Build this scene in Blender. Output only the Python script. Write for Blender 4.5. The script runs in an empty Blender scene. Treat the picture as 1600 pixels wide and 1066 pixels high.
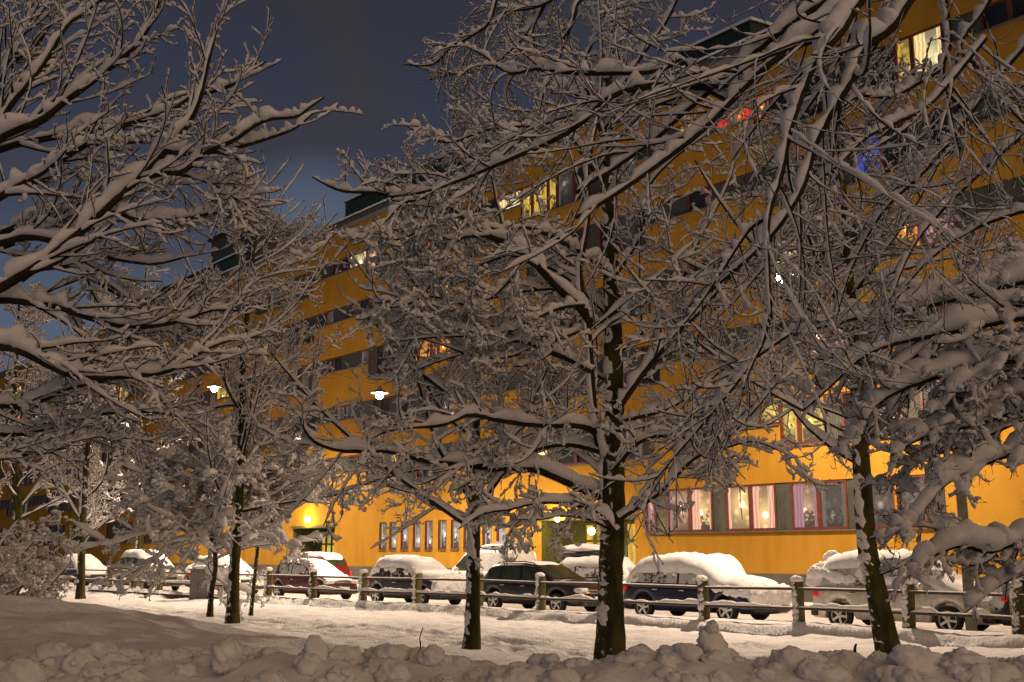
import bpy, math, random
import numpy as np
from math import radians as Rd
C = bpy.context.scene.collection
PI = math.pi
# ------------------------------------------------------------------ camera maths
F = 1700.0; HOR = 864.0; CZ = 1.65
TH = math.atan((HOR - 533) / F); CT_, ST_ = math.cos(TH), math.sin(TH)

def at(px, py, Y):
    a = (px - 800) / F; b = (533 - py) / F
    d = np.array([a, CT_ - b * ST_, ST_ + b * CT_])
    return d * (Y / d[1]) + np.array([0, 0, CZ])

def at_z(px, py, z):
    a = (px - 800) / F; b = (533 - py) / F
    d = np.array([a, CT_ - b * ST_, ST_ + b * CT_])
    return d * ((z - CZ) / d[2]) + np.array([0, 0, CZ])

# ------------------------------------------------------------------ tagging
def tag(o, label=None, cat=None, group=None, kind=None):
    if label: o['label'] = label
    if cat: o['category'] = cat
    if group: o['group'] = group
    if kind: o['kind'] = kind
    return o

def empty(name, loc=(0, 0, 0), rz=0.0, label=None, cat=None, group=None):
    o = bpy.data.objects.new(name, None); C.objects.link(o)
    o.empty_display_size = .2
    o.location = loc; o.rotation_euler = (0, 0, rz)
    return tag(o, label, cat, group)

def npmesh(name, V, Fq, mat, parent=None, smooth=True, off=None):
    """V (n,3), Fq list of (m,k) int arrays"""
    V = np.asarray(V, dtype=np.float32)
    if off is not None: V = V - np.asarray(off, dtype=np.float32)
    me = bpy.data.meshes.new(name)
    if not isinstance(Fq, (list, tuple)): Fq = [Fq]
    Fq = [np.asarray(f, dtype=np.int32) for f in Fq if len(f)]
    nl = sum(f.size for f in Fq); nf = sum(len(f) for f in Fq)
    me.vertices.add(len(V)); me.vertices.foreach_set('co', V.ravel())
    me.loops.add(nl); me.polygons.add(nf)
    me.loops.foreach_set('vertex_index', np.concatenate([f.ravel() for f in Fq]))
    tot = np.concatenate([np.full(len(f), f.shape[1], np.int32) for f in Fq])
    st = np.concatenate([[0], np.cumsum(tot)[:-1]]).astype(np.int32)
    me.polygons.foreach_set('loop_start', st)
    me.polygons.foreach_set('loop_total', tot)
    me.update(calc_edges=True)
    me.polygons.foreach_set('use_smooth', np.full(nf, bool(smooth)))
    me.validate()
    if mat: me.materials.append(mat)
    o = bpy.data.objects.new(name, me); C.objects.link(o)
    if parent: o.parent = parent
    return o

class MB:
    def __init__(s): s.v = []; s.f = []
    def add(s, vs, fs):
        n = len(s.v); s.v += [tuple(p) for p in vs]; s.f += [tuple(i + n for i in q) for q in fs]; return s
    def box(s, c, d, rz=0, ax=None):
        """centre, size; optional axes (3x3 rows)"""
        A = ax if ax is not None else np.array([[math.cos(rz), math.sin(rz), 0], [-math.sin(rz), math.cos(rz), 0], [0, 0, 1]])
        c = np.array(c); vs = []
        for i in (-.5, .5):
            for j in (-.5, .5):
                for k in (-.5, .5):
                    vs.append(c + A[0] * d[0] * i + A[1] * d[1] * j + A[2] * d[2] * k)
        return s.add(vs, [(0, 1, 3, 2), (4, 6, 7, 5), (0, 4, 5, 1), (2, 3, 7, 6), (0, 2, 6, 4), (1, 5, 7, 3)])
    def quad(s, a, b, c, d): return s.add([a, b, c, d], [(0, 1, 2, 3)])
    def lathe(s, prof, n=20, c=(0, 0, 0), ax=None):
        """prof: (r, h) list; axis = ax[2]"""
        A = ax if ax is not None else np.eye(3); c = np.array(c); vs = []
        for r, h in prof:
            for k in range(n):
                a = 2 * PI * k / n
                vs.append(c + A[0] * r * math.cos(a) + A[1] * r * math.sin(a) + A[2] * h)
        fs = []
        for i in range(len(prof) - 1):
            for k in range(n):
                k2 = (k + 1) % n
                fs.append((i * n + k, i * n + k2, (i + 1) * n + k2, (i + 1) * n + k))
        fs.append(tuple(range(n))[::-1]); fs.append(tuple(range((len(prof) - 1) * n, len(prof) * n)))
        return s.add(vs, fs)
    def build(s, name, mat, parent=None, smooth=False, bevel=0):
        me = bpy.data.meshes.new(name); me.from_pydata([tuple(map(float, p)) for p in s.v], [], s.f)
        me.update()
        if smooth: me.polygons.foreach_set('use_smooth', [True] * len(me.polygons))
        if mat: me.materials.append(mat)
        o = bpy.data.objects.new(name, me); C.objects.link(o)
        if parent: o.parent = parent
        if bevel:
            m = o.modifiers.new('Bevel', 'BEVEL'); m.width = bevel; m.segments = 2; m.limit_method = 'ANGLE'
        return o

# ------------------------------------------------------------------ noise
def hash2(i, j, seed):
    h = (i.astype(np.int64) * 374761393 + j.astype(np.int64) * 668265263 + seed * 1442695041) & 0x7fffffff
    h = ((h ^ (h >> 13)) * 1274126177) & 0x7fffffff
    return ((h ^ (h >> 16)) & 0xffff) / 65535.0

def vnoise(x, y, seed=0):
    xi = np.floor(x); yi = np.floor(y); fx = x - xi; fy = y - yi
    fx = fx * fx * (3 - 2 * fx); fy = fy * fy * (3 - 2 * fy)
    a = hash2(xi, yi, seed); b = hash2(xi + 1, yi, seed); c = hash2(xi, yi + 1, seed); d = hash2(xi + 1, yi + 1, seed)
    return (a * (1 - fx) + b * fx) * (1 - fy) + (c * (1 - fx) + d * fx) * fy

def fbm(x, y, seed=0, o=4):
    r = 0; A = .5
    for k in range(o):
        r = r + A * (vnoise(x, y, seed + k) - .5); x = x * 2.03 + 7.1; y = y * 2.03 + 3.3; A *= .5
    return r

# ------------------------------------------------------------------ materials
def newmat(name):
    m = bpy.data.materials.new(name); m.use_nodes = True
    nt = m.node_tree; b = nt.nodes['Principled BSDF']
    return m, nt, b

def N(nt, t, **kw):
    n = nt.nodes.new(t)
    for k, v in kw.items():
        if k.startswith('i_'): n.inputs[k[2:].replace('_', ' ')].default_value = v
        else: setattr(n, k, v)
    return n

def mat(name, col, rough=.6, metal=0, nscale=6, var=.25, bump=.0, bscale=60, coat=0, spec=.5):
    m, nt, b = newmat(name); L = nt.links.new
    tc = N(nt, 'ShaderNodeTexCoord'); no = N(nt, 'ShaderNodeTexNoise'); no.inputs['Scale'].default_value = nscale
    no.inputs['Detail'].default_value = 6
    L(tc.outputs['Object'], no.inputs['Vector'])
    mr = N(nt, 'ShaderNodeMapRange'); mr.inputs['From Min'].default_value = .3; mr.inputs['From Max'].default_value = .7
    mr.inputs['To Min'].default_value = 1 - var; mr.inputs['To Max'].default_value = 1 + var
    L(no.outputs['Fac'], mr.inputs['Value'])
    mx = N(nt, 'ShaderNodeVectorMath', operation='SCALE'); mx.inputs[0].default_value = col
    L(mr.outputs['Result'], mx.inputs['Scale']); L(mx.outputs['Vector'], b.inputs['Base Color'])
    b.inputs['Roughness'].default_value = rough; b.inputs['Metallic'].default_value = metal
    b.inputs['Coat Weight'].default_value = coat; b.inputs['Specular IOR Level'].default_value = spec
    if bump:
        n2 = N(nt, 'ShaderNodeTexNoise'); n2.inputs['Scale'].default_value = bscale; n2.inputs['Detail'].default_value = 5
        L(tc.outputs['Object'], n2.inputs['Vector'])
        bp = N(nt, 'ShaderNodeBump'); bp.inputs['Strength'].default_value = bump; bp.inputs['Distance'].default_value = .02
        L(n2.outputs['Fac'], bp.inputs['Height']); L(bp.outputs['Normal'], b.inputs['Normal'])
    return m

def snow_mat(name, col=(.80, .80, .81), b1=.35, s1=9, b2=.25, s2=70, dist=.03):
    m, nt, b = newmat(name); L = nt.links.new
    tc = N(nt, 'ShaderNodeTexCoord')
    n1 = N(nt, 'ShaderNodeTexNoise'); n1.inputs['Scale'].default_value = s1; n1.inputs['Detail'].default_value = 4
    n2 = N(nt, 'ShaderNodeTexNoise'); n2.inputs['Scale'].default_value = s2; n2.inputs['Detail'].default_value = 3
    L(tc.outputs['Object'], n1.inputs['Vector']); L(tc.outputs['Object'], n2.inputs['Vector'])
    p1 = N(nt, 'ShaderNodeBump'); p1.inputs['Strength'].default_value = b1; p1.inputs['Distance'].default_value = dist
    p2 = N(nt, 'ShaderNodeBump'); p2.inputs['Strength'].default_value = b2; p2.inputs['Distance'].default_value = dist * .3
    L(n1.outputs['Fac'], p1.inputs['Height']); L(n2.outputs['Fac'], p2.inputs['Height'])
    L(p1.outputs['Normal'], p2.inputs['Normal']); L(p2.outputs['Normal'], b.inputs['Normal'])
    mr = N(nt, 'ShaderNodeMapRange'); mr.inputs['From Min'].default_value = .3; mr.inputs['From Max'].default_value = .7
    mr.inputs['To Min'].default_value = .9; mr.inputs['To Max'].default_value = 1.04
    L(n1.outputs['Fac'], mr.inputs['Value'])
    mx = N(nt, 'ShaderNodeVectorMath', operation='SCALE'); mx.inputs[0].default_value = col
    L(mr.outputs['Result'], mx.inputs['Scale']); L(mx.outputs['Vector'], b.inputs['Base Color'])
    b.inputs['Roughness'].default_value = .75; b.inputs['Specular IOR Level'].default_value = .2
    return m

def bark_mat(name, c1, c2, snow=0.0):
    """dark bark with green moss; snow>0 sprays snow on the side facing left/up"""
    m, nt, b = newmat(name); L = nt.links.new
    tc = N(nt, 'ShaderNodeTexCoord')
    n1 = N(nt, 'ShaderNodeTexNoise'); n1.inputs['Scale'].default_value = 5; n1.inputs['Detail'].default_value = 7
    mp = N(nt, 'ShaderNodeMapping'); mp.inputs['Scale'].default_value = (1, 1, .35)
    L(tc.outputs['Object'], mp.inputs['Vector']); L(mp.outputs['Vector'], n1.inputs['Vector'])
    mx = N(nt, 'ShaderNodeMix', data_type='RGBA'); mx.inputs['A'].default_value = (*c1, 1); mx.inputs['B'].default_value = (*c2, 1)
    mr = N(nt, 'ShaderNodeMapRange'); mr.inputs['From Min'].default_value = .4; mr.inputs['From Max'].default_value = .65
    L(n1.outputs['Fac'], mr.inputs['Value']); L(mr.outputs['Result'], mx.inputs['Factor'])
    n2 = N(nt, 'ShaderNodeTexNoise'); n2.inputs['Scale'].default_value = 28; n2.inputs['Detail'].default_value = 6
    L(mp.outputs['Vector'], n2.inputs['Vector'])
    bp = N(nt, 'ShaderNodeBump'); bp.inputs['Strength'].default_value = .9; bp.inputs['Distance'].default_value = .03
    L(n2.outputs['Fac'], bp.inputs['Height']); L(bp.outputs['Normal'], b.inputs['Normal'])
    col = mx.outputs['Result']
    if snow:
        ge = N(nt, 'ShaderNodeNewGeometry'); dt = N(nt, 'ShaderNodeVectorMath', operation='DOT_PRODUCT')
        dt.inputs[1].default_value = (-.75, -.35, .35); L(ge.outputs['Normal'], dt.inputs[0])
        n3 = N(nt, 'ShaderNodeTexNoise'); n3.inputs['Scale'].default_value = 11; n3.inputs['Detail'].default_value = 8
        L(tc.outputs['Object'], n3.inputs['Vector'])
        ad = N(nt, 'ShaderNodeMath', operation='MULTIPLY_ADD'); ad.inputs[1].default_value = .5; L(dt.outputs['Value'], ad.inputs[0]); L(n3.outputs['Fac'], ad.inputs[2])
        m2 = N(nt, 'ShaderNodeMapRange'); m2.inputs['From Min'].default_value = 1.0 - snow; m2.inputs['From Max'].default_value = 1.16 - snow
        L(ad.outputs['Value'], m2.inputs['Value'])
        mm = N(nt, 'ShaderNodeMix', data_type='RGBA'); mm.inputs['B'].default_value = (.78, .78, .78, 1)
        L(col, mm.inputs['A']); L(m2.outputs['Result'], mm.inputs['Factor']); col = mm.outputs['Result']
    L(col, b.inputs['Base Color']); b.inputs['Roughness'].default_value = .9
    b.inputs['Specular IOR Level'].default_value = .1
    return m

def emit(name, col, strength, base=(.3, .3, .3)):
    m, nt, b = newmat(name)
    b.inputs['Base Color'].default_value = (*base, 1)
    b.inputs['Emission Color'].default_value = (*col, 1); b.inputs['Emission Strength'].default_value = strength
    m.cycles.emission_sampling = 'NONE'
    return m

def lit_glass(name, col, strength, hue=(1, .5, .3)):
    """window pane with a lit room behind it: curtains at the sides, a lamp, plants on the sill"""
    m, nt, b = newmat(name); L = nt.links.new
    def M(op, a, c=None, d=None):
        n = N(nt, 'ShaderNodeMath', operation=op)
        for i, v in enumerate((a, c, d)):
            if v is None: continue
            if isinstance(v, (int, float)): n.inputs[i].default_value = v
            else: L(v, n.inputs[i])
        return n.outputs['Value']
    def step(v, a, c, lo=0.0, hi=1.0):
        n = N(nt, 'ShaderNodeMapRange', interpolation_type='SMOOTHSTEP'); n.inputs['From Min'].default_value = a; n.inputs['From Max'].default_value = c
        n.inputs['To Min'].default_value = lo; n.inputs['To Max'].default_value = hi; L(v, n.inputs['Value']); return n.outputs['Result']
    tc = N(nt, 'ShaderNodeTexCoord'); sp = N(nt, 'ShaderNodeSeparateXYZ'); L(tc.outputs['Generated'], sp.inputs['Vector'])
    x, z = sp.outputs['X'], sp.outputs['Z']; oi = N(nt, 'ShaderNodeObjectInfo'); rnd = oi.outputs['Random']
    ax = M('ABSOLUTE', M('SUBTRACT', x, .5))
    cur = step(M('SUBTRACT', M('ABSOLUTE', M('SUBTRACT', x, M('MULTIPLY_ADD', M('FRACT', M('MULTIPLY', rnd, 5.9)), .3, .35))), M('MULTIPLY', M('FRACT', M('MULTIPLY', rnd, 3.7)), .28)), .14, .18)
    n0 = N(nt, 'ShaderNodeTexNoise'); n0.inputs['Scale'].default_value = 2.5; L(tc.outputs['Object'], n0.inputs['Vector'])
    fold = M('MULTIPLY_ADD', M('SINE', M('MULTIPLY_ADD', x, 42.0, M('MULTIPLY', n0.outputs['Fac'], 9.0))), .22, .78)
    lx = M('SUBTRACT', x, M('MULTIPLY_ADD', rnd, .5, .25)); lz = M('MULTIPLY', M('SUBTRACT', z, M('MULTIPLY_ADD', M('FRACT', M('MULTIPLY', rnd, 7.3)), .5, .2)), 1.4)
    dl = M('SQRT', M('ADD', M('MULTIPLY', lx, lx), M('MULTIPLY', lz, lz)))
    has = step(M('FRACT', M('MULTIPLY', rnd, 13.7)), .5, .52); hasp = step(M('FRACT', M('MULTIPLY', rnd, 23.1)), .45, .47)
    lamp = M('MULTIPLY', has, step(dl, .04, .16, 2.6, 0.0)); glow = step(dl, .0, .8, .9, .25)
    n1 = N(nt, 'ShaderNodeTexNoise'); n1.inputs['Scale'].default_value = 7; n1.inputs['Detail'].default_value = 5; L(tc.outputs['Object'], n1.inputs['Vector'])
    plant = M('MAXIMUM', M('SUBTRACT', 1.0, hasp), step(M('SUBTRACT', n1.outputs['Fac'], M('MULTIPLY', z, .55)), .30, .36, 1.0, .12))
    n2 = N(nt, 'ShaderNodeTexVoronoi'); n2.inputs['Scale'].default_value = 3.2; L(tc.outputs['Object'], n2.inputs['Vector'])
    shelf = step(n2.outputs['Distance'], .15, .5, 1.15, .55)
    room = M('MULTIPLY', M('MULTIPLY', glow, shelf), plant); room = M('ADD', room, M('MULTIPLY', lamp, plant))
    val = M('ADD', M('MULTIPLY', room, M('SUBTRACT', 1.0, cur)), M('MULTIPLY', M('MULTIPLY', cur, fold), .62))
    mx = N(nt, 'ShaderNodeMix', data_type='RGBA'); mx.inputs['A'].default_value = (*col, 1); mx.inputs['B'].default_value = (*hue, 1)
    L(cur, mx.inputs['Factor']); L(mx.outputs['Result'], b.inputs['Emission Color']); L(M('MULTIPLY', val, strength), b.inputs['Emission Strength'])
    b.inputs['Base Color'].default_value = (.05, .05, .05, 1); b.inputs['Roughness'].default_value = .12
    m.cycles.emission_sampling = 'NONE'
    return m

def wall_mat():
    m, nt, b = newmat('orange_render'); L = nt.links.new
    tc = N(nt, 'ShaderNodeTexCoord')
    n1 = N(nt, 'ShaderNodeTexNoise'); n1.inputs['Scale'].default_value = .55; n1.inputs['Detail'].default_value = 8
    n2 = N(nt, 'ShaderNodeTexNoise'); n2.inputs['Scale'].default_value = 26; n2.inputs['Detail'].default_value = 5
    mp = N(nt, 'ShaderNodeMapping'); mp.inputs['Scale'].default_value = (1, 1, .18)
    n3 = N(nt, 'ShaderNodeTexNoise'); n3.inputs['Scale'].default_value = 2.2; n3.inputs['Detail'].default_value = 6
    L(tc.outputs['Object'], n1.inputs['Vector']); L(tc.outputs['Object'], n2.inputs['Vector'])
    L(tc.outputs['Object'], mp.inputs['Vector']); L(mp.outputs['Vector'], n3.inputs['Vector'])
    ad = N(nt, 'ShaderNodeMath', operation='ADD'); L(n1.outputs['Fac'], ad.inputs[0]); L(n3.outputs['Fac'], ad.inputs[1])
    mr = N(nt, 'ShaderNodeMapRange'); mr.inputs['From Min'].default_value = .78; mr.inputs['From Max'].default_value = 1.15
    L(ad.outputs['Value'], mr.inputs['Value'])
    mx = N(nt, 'ShaderNodeMix', data_type='RGBA'); mx.inputs['A'].default_value = (.37, .182, .018, 1); mx.inputs['B'].default_value = (.44, .23, .027, 1)
    L(mr.outputs['Result'], mx.inputs['Factor']); L(mx.outputs['Result'], b.inputs['Base Color'])
    bp = N(nt, 'ShaderNodeBump'); bp.inputs['Strength'].default_value = .25; bp.inputs['Distance'].default_value = .01
    L(n2.outputs['Fac'], bp.inputs['Height']); L(bp.outputs['Normal'], b.inputs['Normal'])
    b.inputs['Roughness'].default_value = .9; b.inputs['Specular IOR Level'].default_value = .15
    return m

def rib_mat(name, col, scale, axis_z=True, dist=.02):
    """vertically ribbed sheet metal"""
    m, nt, b = newmat(name); L = nt.links.new
    tc = N(nt, 'ShaderNodeTexCoord')
    w = N(nt, 'ShaderNodeTexWave', wave_type='BANDS', bands_direction='X'); w.inputs['Scale'].default_value = scale; w.inputs['Distortion'].default_value = 0
    L(tc.outputs['Object'], w.inputs['Vector'])
    bp = N(nt, 'ShaderNodeBump'); bp.inputs['Strength'].default_value = .8; bp.inputs['Distance'].default_value = dist
    L(w.outputs['Fac'], bp.inputs['Height']); L(bp.outputs['Normal'], b.inputs['Normal'])
    no = N(nt, 'ShaderNodeTexNoise'); no.inputs['Scale'].default_value = 3; L(tc.outputs['Object'], no.inputs['Vector'])
    mr = N(nt, 'ShaderNodeMapRange'); mr.inputs['To Min'].default_value = .6; mr.inputs['To Max'].default_value = 1.4; L(no.outputs['Fac'], mr.inputs['Value'])
    mx = N(nt, 'ShaderNodeVectorMath', operation='SCALE'); mx.inputs[0].default_value = col; L(mr.outputs['Result'], mx.inputs['Scale'])
    L(mx.outputs['Vector'], b.inputs['Base Color']); b.inputs['Roughness'].default_value = .55
    return m

def frost_mat(name, cov=.5, glass=(.02, .025, .02)):
    """car glass with rime and stuck snow"""
    m, nt, b = newmat(name); L = nt.links.new
    tc = N(nt, 'ShaderNodeTexCoord')
    n1 = N(nt, 'ShaderNodeTexNoise'); n1.inputs['Scale'].default_value = 4.5; n1.inputs['Detail'].default_value = 9; n1.inputs['Roughness'].default_value = .7
    L(tc.outputs['Object'], n1.inputs['Vector'])
    mr = N(nt, 'ShaderNodeMapRange'); mr.inputs['From Min'].default_value = .62 - cov * .3; mr.inputs['From Max'].default_value = .72 - cov * .3
    L(n1.outputs['Fac'], mr.inputs['Value'])
    mx = N(nt, 'ShaderNodeMix', data_type='RGBA'); mx.inputs['A'].default_value = (*glass, 1); mx.inputs['B'].default_value = (.5, .5, .5, 1)
    L(mr.outputs['Result'], mx.inputs['Factor']); L(mx.outputs['Result'], b.inputs['Base Color'])
    m3 = N(nt, 'ShaderNodeMapRange'); m3.inputs['To Min'].default_value = .1; m3.inputs['To Max'].default_value = .8
    L(mr.outputs['Result'], m3.inputs['Value']); L(m3.outputs['Result'], b.inputs['Roughness'])
    n2 = N(nt, 'ShaderNodeTexNoise'); n2.inputs['Scale'].default_value = 45; L(tc.outputs['Object'], n2.inputs['Vector'])
    bp = N(nt, 'ShaderNodeBump'); bp.inputs['Strength'].default_value = .3; bp.inputs['Distance'].default_value = .01
    L(n2.outputs['Fac'], bp.inputs['Height']); L(bp.outputs['Normal'], b.inputs['Normal'])
    return m

SNOW = snow_mat('fresh_snow', s1=6, s2=60)
SNOWT = snow_mat('branch_snow', s1=14, s2=60, b1=.5, dist=.02)
SNOWG = snow_mat('ground_snow', s1=3.0, b1=.6, s2=16, b2=.7, dist=.11)
SNOWB = snow_mat('bank_snow', s1=6, b1=.6, s2=35, b2=.5, dist=.05)
SNOWR = snow_mat('road_snow', col=(.5, .47, .45), s1=1.6, b1=.6, s2=15, b2=.5, dist=.06)
BARK = bark_mat('dark_bark', (.028, .021, .014), (.05, .04, .022))
BARKM = bark_mat('mossy_bark', (.035, .030, .014), (.085, .078, .022), snow=.03)
BARKF = bark_mat('far_bark', (.035, .027, .018), (.06, .05, .03))
WOOD = bark_mat('fence_log', (.07, .065, .03), (.14, .12, .05), snow=.12)
POLEW = mat('pole_grey', (.16, .15, .11), .85, bump=.4, bscale=20)
RAIL = mat('rail_brown', (.075, .05, .035), .7, var=.3, bump=.4)
ORANGE = wall_mat()
PLINTH = mat('plinth_stone', (.10, .09, .08), .85, bump=.3, nscale=1.5)
FRAME = mat('red_brown_frame', (.13, .030, .015), .5, var=.2)
INFILL = rib_mat('infill_sheet', (.055, .058, .045), 5.5)
GREENM = rib_mat('green_roof_metal', (.012, .035, .018), 1.1, dist=.05)
DKGREEN = mat('entrance_green', (.055, .06, .022), .8, var=.3)
ROOFM = mat('roof_grey', (.10, .10, .10), .7, var=.3)
BROWNM = rib_mat('brown_roof_metal', (.05, .04, .035), 1.6, dist=.04)
GLASSD = mat('dark_glass', (.022, .022, .024), .08, var=.5, nscale=1.2)
CURT = lit_glass('curtained_glass', (.30, .25, .2), .35, (.55, .48, .46))
DIM = lit_glass('dim_glass', (.2, .15, .1), .12, (.1, .1, .12))
LIT = {
    'yellow': lit_glass('lit_yellow', (1, .70, .12), 1.5, (.9, .5, .06)),
    'white': lit_glass('lit_white', (1, .83, .45), 2.0, (1, .7, .3)),
    'orange': lit_glass('lit_orange', (1, .36, .05), 1.5, (.9, .25, .03)),
    'red': lit_glass('lit_red', (1, .25, .06), 1.2, (1, .05, .03)),
    'pink': lit_glass('lit_pink', (1, .55, .34), 1.2, (.6, .28, .36)),
    'warm': lit_glass('lit_warm', (1, .62, .25), 2.1, (.85, .42, .28)),
    'blue': lit_glass('lit_blue', (.12, .2, 1), 1.2, (.1, .12, .6)),
    'green': lit_glass('lit_green', (.55, .6, .08), .8, (.7, .5, .06)),
    'curtain': lit_glass('curtain_pane', (.8, .7, .55), 1.1, (.9, .8, .68)), 'grey': CURT, 'dim': DIM, 'dark': GLASSD,
}
TYRE = mat('tyre_rubber', (.018, .018, .018), .85)
RIMM = mat('alloy_rim', (.55, .54, .52), .35, metal=.7, var=.1)
BLACKP = mat('black_plastic', (.02, .02, .02), .6)
CHROME = mat('chrome_trim', (.6, .6, .6), .2, metal=1)
REDL = emit('tail_lamp_red', (.8, .01, .02), .25, (.5, .01, .02))
HEADL = mat('head_lamp_glass', (.6, .6, .58), .1, var=.15, nscale=14)
AMBER = emit('amber_lens', (1, .45, .05), .3, (.8, .35, .05))
PLATE = mat('plate_white', (.75, .75, .72), .5, var=.05)
PLATEB = mat('plate_blue', (.03, .08, .45), .5, var=.05)
CGLASS = mat('car_glass', (.035, .042, .022), .06, var=.4, nscale=3)
CFROST = frost_mat('frosted_glass', .75)
CFROST2 = frost_mat('rimed_glass', .35, (.03, .035, .028))
CABG = mat('cabinet_grey', (.16, .16, .16), .6, var=.15, bump=.1)

def paint(name, col, metal=.3, r=.35):
    return mat(name, col, r, metal, nscale=9, var=.18, coat=.4)

# ------------------------------------------------------------------ fence line / ground
FB = [(-260, 894), (-60, 900), (100, 907), (250, 915), (420, 922), (568, 938), (845, 950), (1100, 965), (1247, 971), (1418, 978), (1620, 986), (1900, 997)]
FB = [(a, b + 8) for a, b in FB]
FP = np.array([at_z(px, py, 0.0)[:2] for px, py in FB])
_o = np.argsort(FP[:, 0]); FPs = FP[_o]
_c = np.polyfit(FPs[1:, 0], FPs[1:, 1], 2); _x = np.linspace(FPs[0, 0], FPs[-1, 0] + 6, 60); FPs = np.stack([_x, np.polyval(_c, _x)], 1)

def fence_y(x): return np.interp(x, FPs[:, 0], FPs[:, 1])

def sm(e0, e1, x):
    t = np.clip((x - e0) / (e1 - e0), 0, 1); return t * t * (3 - 2 * t)

_fr = random.Random(9); PRINTS = []
for (xa, ya), (xb, yb), n in (((-2.2, 24.5), (2.6, 19.2), 17), ((3.2, 21.5), (7.2, 17.2), 15), ((3.6, 23.2), (5.2, 22.6), 7), ((-6.0, 30.0), (-1.5, 27.0), 13)):
    for k in range(n):
        t = k / (n - 1); s_ = .16 if k % 2 else -.16
        PRINTS.append((xa + (xb - xa) * t + s_ * .7 + _fr.uniform(-.08, .08), ya + (yb - ya) * t + s_ * .7 + _fr.uniform(-.08, .08)))
def terrain(x, y):
    x = np.asarray(x, float); y = np.asarray(y, float)
    d = (y - fence_y(x)) * .70                                   # distance beyond the fence
    z = -.20 * (1 - sm(-.62 + .1 * (vnoise(x * .9, y * .9, 5) - .5), -.42, d))
    z = z + .05 * sm(-1.6, -.5, d) * (1 - sm(-.3, .3, d))        # soft lip of the snow ledge
    prof = np.interp(x, [-40, -12, -7.8, -5.4, -3.9, -2.35, -.9, 40], [1.35, 1.3, 1.22, .98, .66, .40, 0, 0])
    g = (.25 + .75 * sm(6, 13, y)) * (1 - sm(16.5, 21, y))
    z = z + prof * g
    near = 1 - sm(9.2, 11, y)
    z = z + near * .25
    free = 1 - sm(-.4, .3, d)
    z = z + free * (.22 * fbm(x * .35, y * .35, 11, 3) + .16 * fbm(x * 1.3, y * 1.3, 21, 3) + .06 * fbm(x * 3.6, y * 3.6, 31, 3))
    # trodden path with ruts running along the fence
    rut = np.exp(-((d + 6.2) / 1.5) ** 2)
    z = z + free * rut * (.34 * fbm((x - y) * .42, d * 3.6, 41, 4) - .05)
    if np.size(x) > 10:
        for px_, py_ in PRINTS:
            r2 = (x - px_) ** 2 + (y - py_) ** 2; z = z - .12 * np.exp(-r2 / .022) + .035 * np.exp(-(np.sqrt(r2) - .26) ** 2 / .006)
    z = z + (1 - free) * .02 * fbm(x * 2, y * 2, 51, 3)
    z = z + (1 - free) * .06 * (1 - sm(0, .9, d)) - .17 * sm(.35, 1.1, d)
    return z

def tz(x, y): return float(terrain(np.array([x]), np.array([y]))[0])

def grid_sheet(name, ys, us, wfun, matr, zf):
    Y = np.repeat(ys[:, None], len(us), 1); X = us[None, :] * wfun(Y)
    Z = zf(X, Y); V = np.stack([X, Y, Z], -1).reshape(-1, 3)
    n = len(us); i = np.arange(len(ys) - 1)[:, None] * n + np.arange(n - 1)[None, :]
    Fq = np.stack([i, i + 1, i + n + 1, i + n], -1).reshape(-1, 4)
    o = npmesh(name, V, Fq, matr)
    return o

ys = np.concatenate([np.linspace(-15, 5, 30)[:-1], np.linspace(5, 11, 60)[:-1], np.linspace(11, 40, 420)[:-1], np.linspace(40, 90, 160)[:-1], np.geomspace(90, 1500, 40)])
us = np.sign(np.linspace(-1, 1, 560)) * np.abs(np.linspace(-1, 1, 560)) ** 1.15
g = grid_sheet('snowy_ground', ys, us, lambda Y: 8 + np.maximum(Y, 0) * .75, SNOWG, terrain)
tag(g, kind='structure')

# ------------------------------------------------------------------ facade line
A0 = np.array([14.67, 31.75]); FD = np.array([-14.67, 17.75]); FD = FD / np.linalg.norm(FD)
FN = np.array([-FD[1], FD[0]])
if FN[1] > 0: FN = -FN                                          # towards the street
P0 = A0 - FD * 9
FX = np.array([-FD[0], -FD[1], 0]); FNN = np.array([FN[0], FN[1], 0])   # local +x = to the right seen from the street
def fp(s, z, out=0.0):
    p = P0 + FD * s + FN * out; return np.array([p[0], p[1], z])
def s_at(px, h):
    """arc length on the facade seen at column px for height h above the camera"""
    k = (px - 800) / F
    # P0x+FDx s = k((P0y+FDy s)CT + h ST)
    return (k * (P0[1] * CT_ + h * ST_) - P0[0]) / (FD[0] - k * FD[1] * CT_)

# road, pavement (thin sheets over the ground)
def strip(name, off0, off1, z, matr, thick=0.0, side='fence'):
    V = []; 
    xs = np.linspace(FPs[0, 0], FPs[-1, 0], 160)
    yy = fence_y(xs); t = np.gradient(np.stack([xs, yy], 1), axis=0); t /= np.linalg.norm(t, axis=1)[:, None]
    nrm = np.stack([-t[:, 1], t[:, 0]], 1); nrm[nrm[:, 1] < 0] *= -1
    cols = np.linspace(off0, off1, 24); P = np.stack([xs, yy], 1)[:, None, :] + nrm[:, None, :] * cols[None, :, None]
    Z = z + .05 * np.abs(fbm(P[..., 0] * .9, P[..., 1] * .9, 77, 3))
    V = np.concatenate([P, Z[..., None]], -1).reshape(-1, 3); n = len(cols)
    i = np.arange(len(xs) - 1)[:, None] * n + np.arange(n - 1)[None, :]
    Fq = np.stack([i, i + 1, i + n + 1, i + n], -1).reshape(-1, 4)
    return tag(npmesh(name, V, Fq, matr), kind='structure')
strip('road', 1.3, 8.2, -.135, SNOWR)
m = MB()
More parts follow.
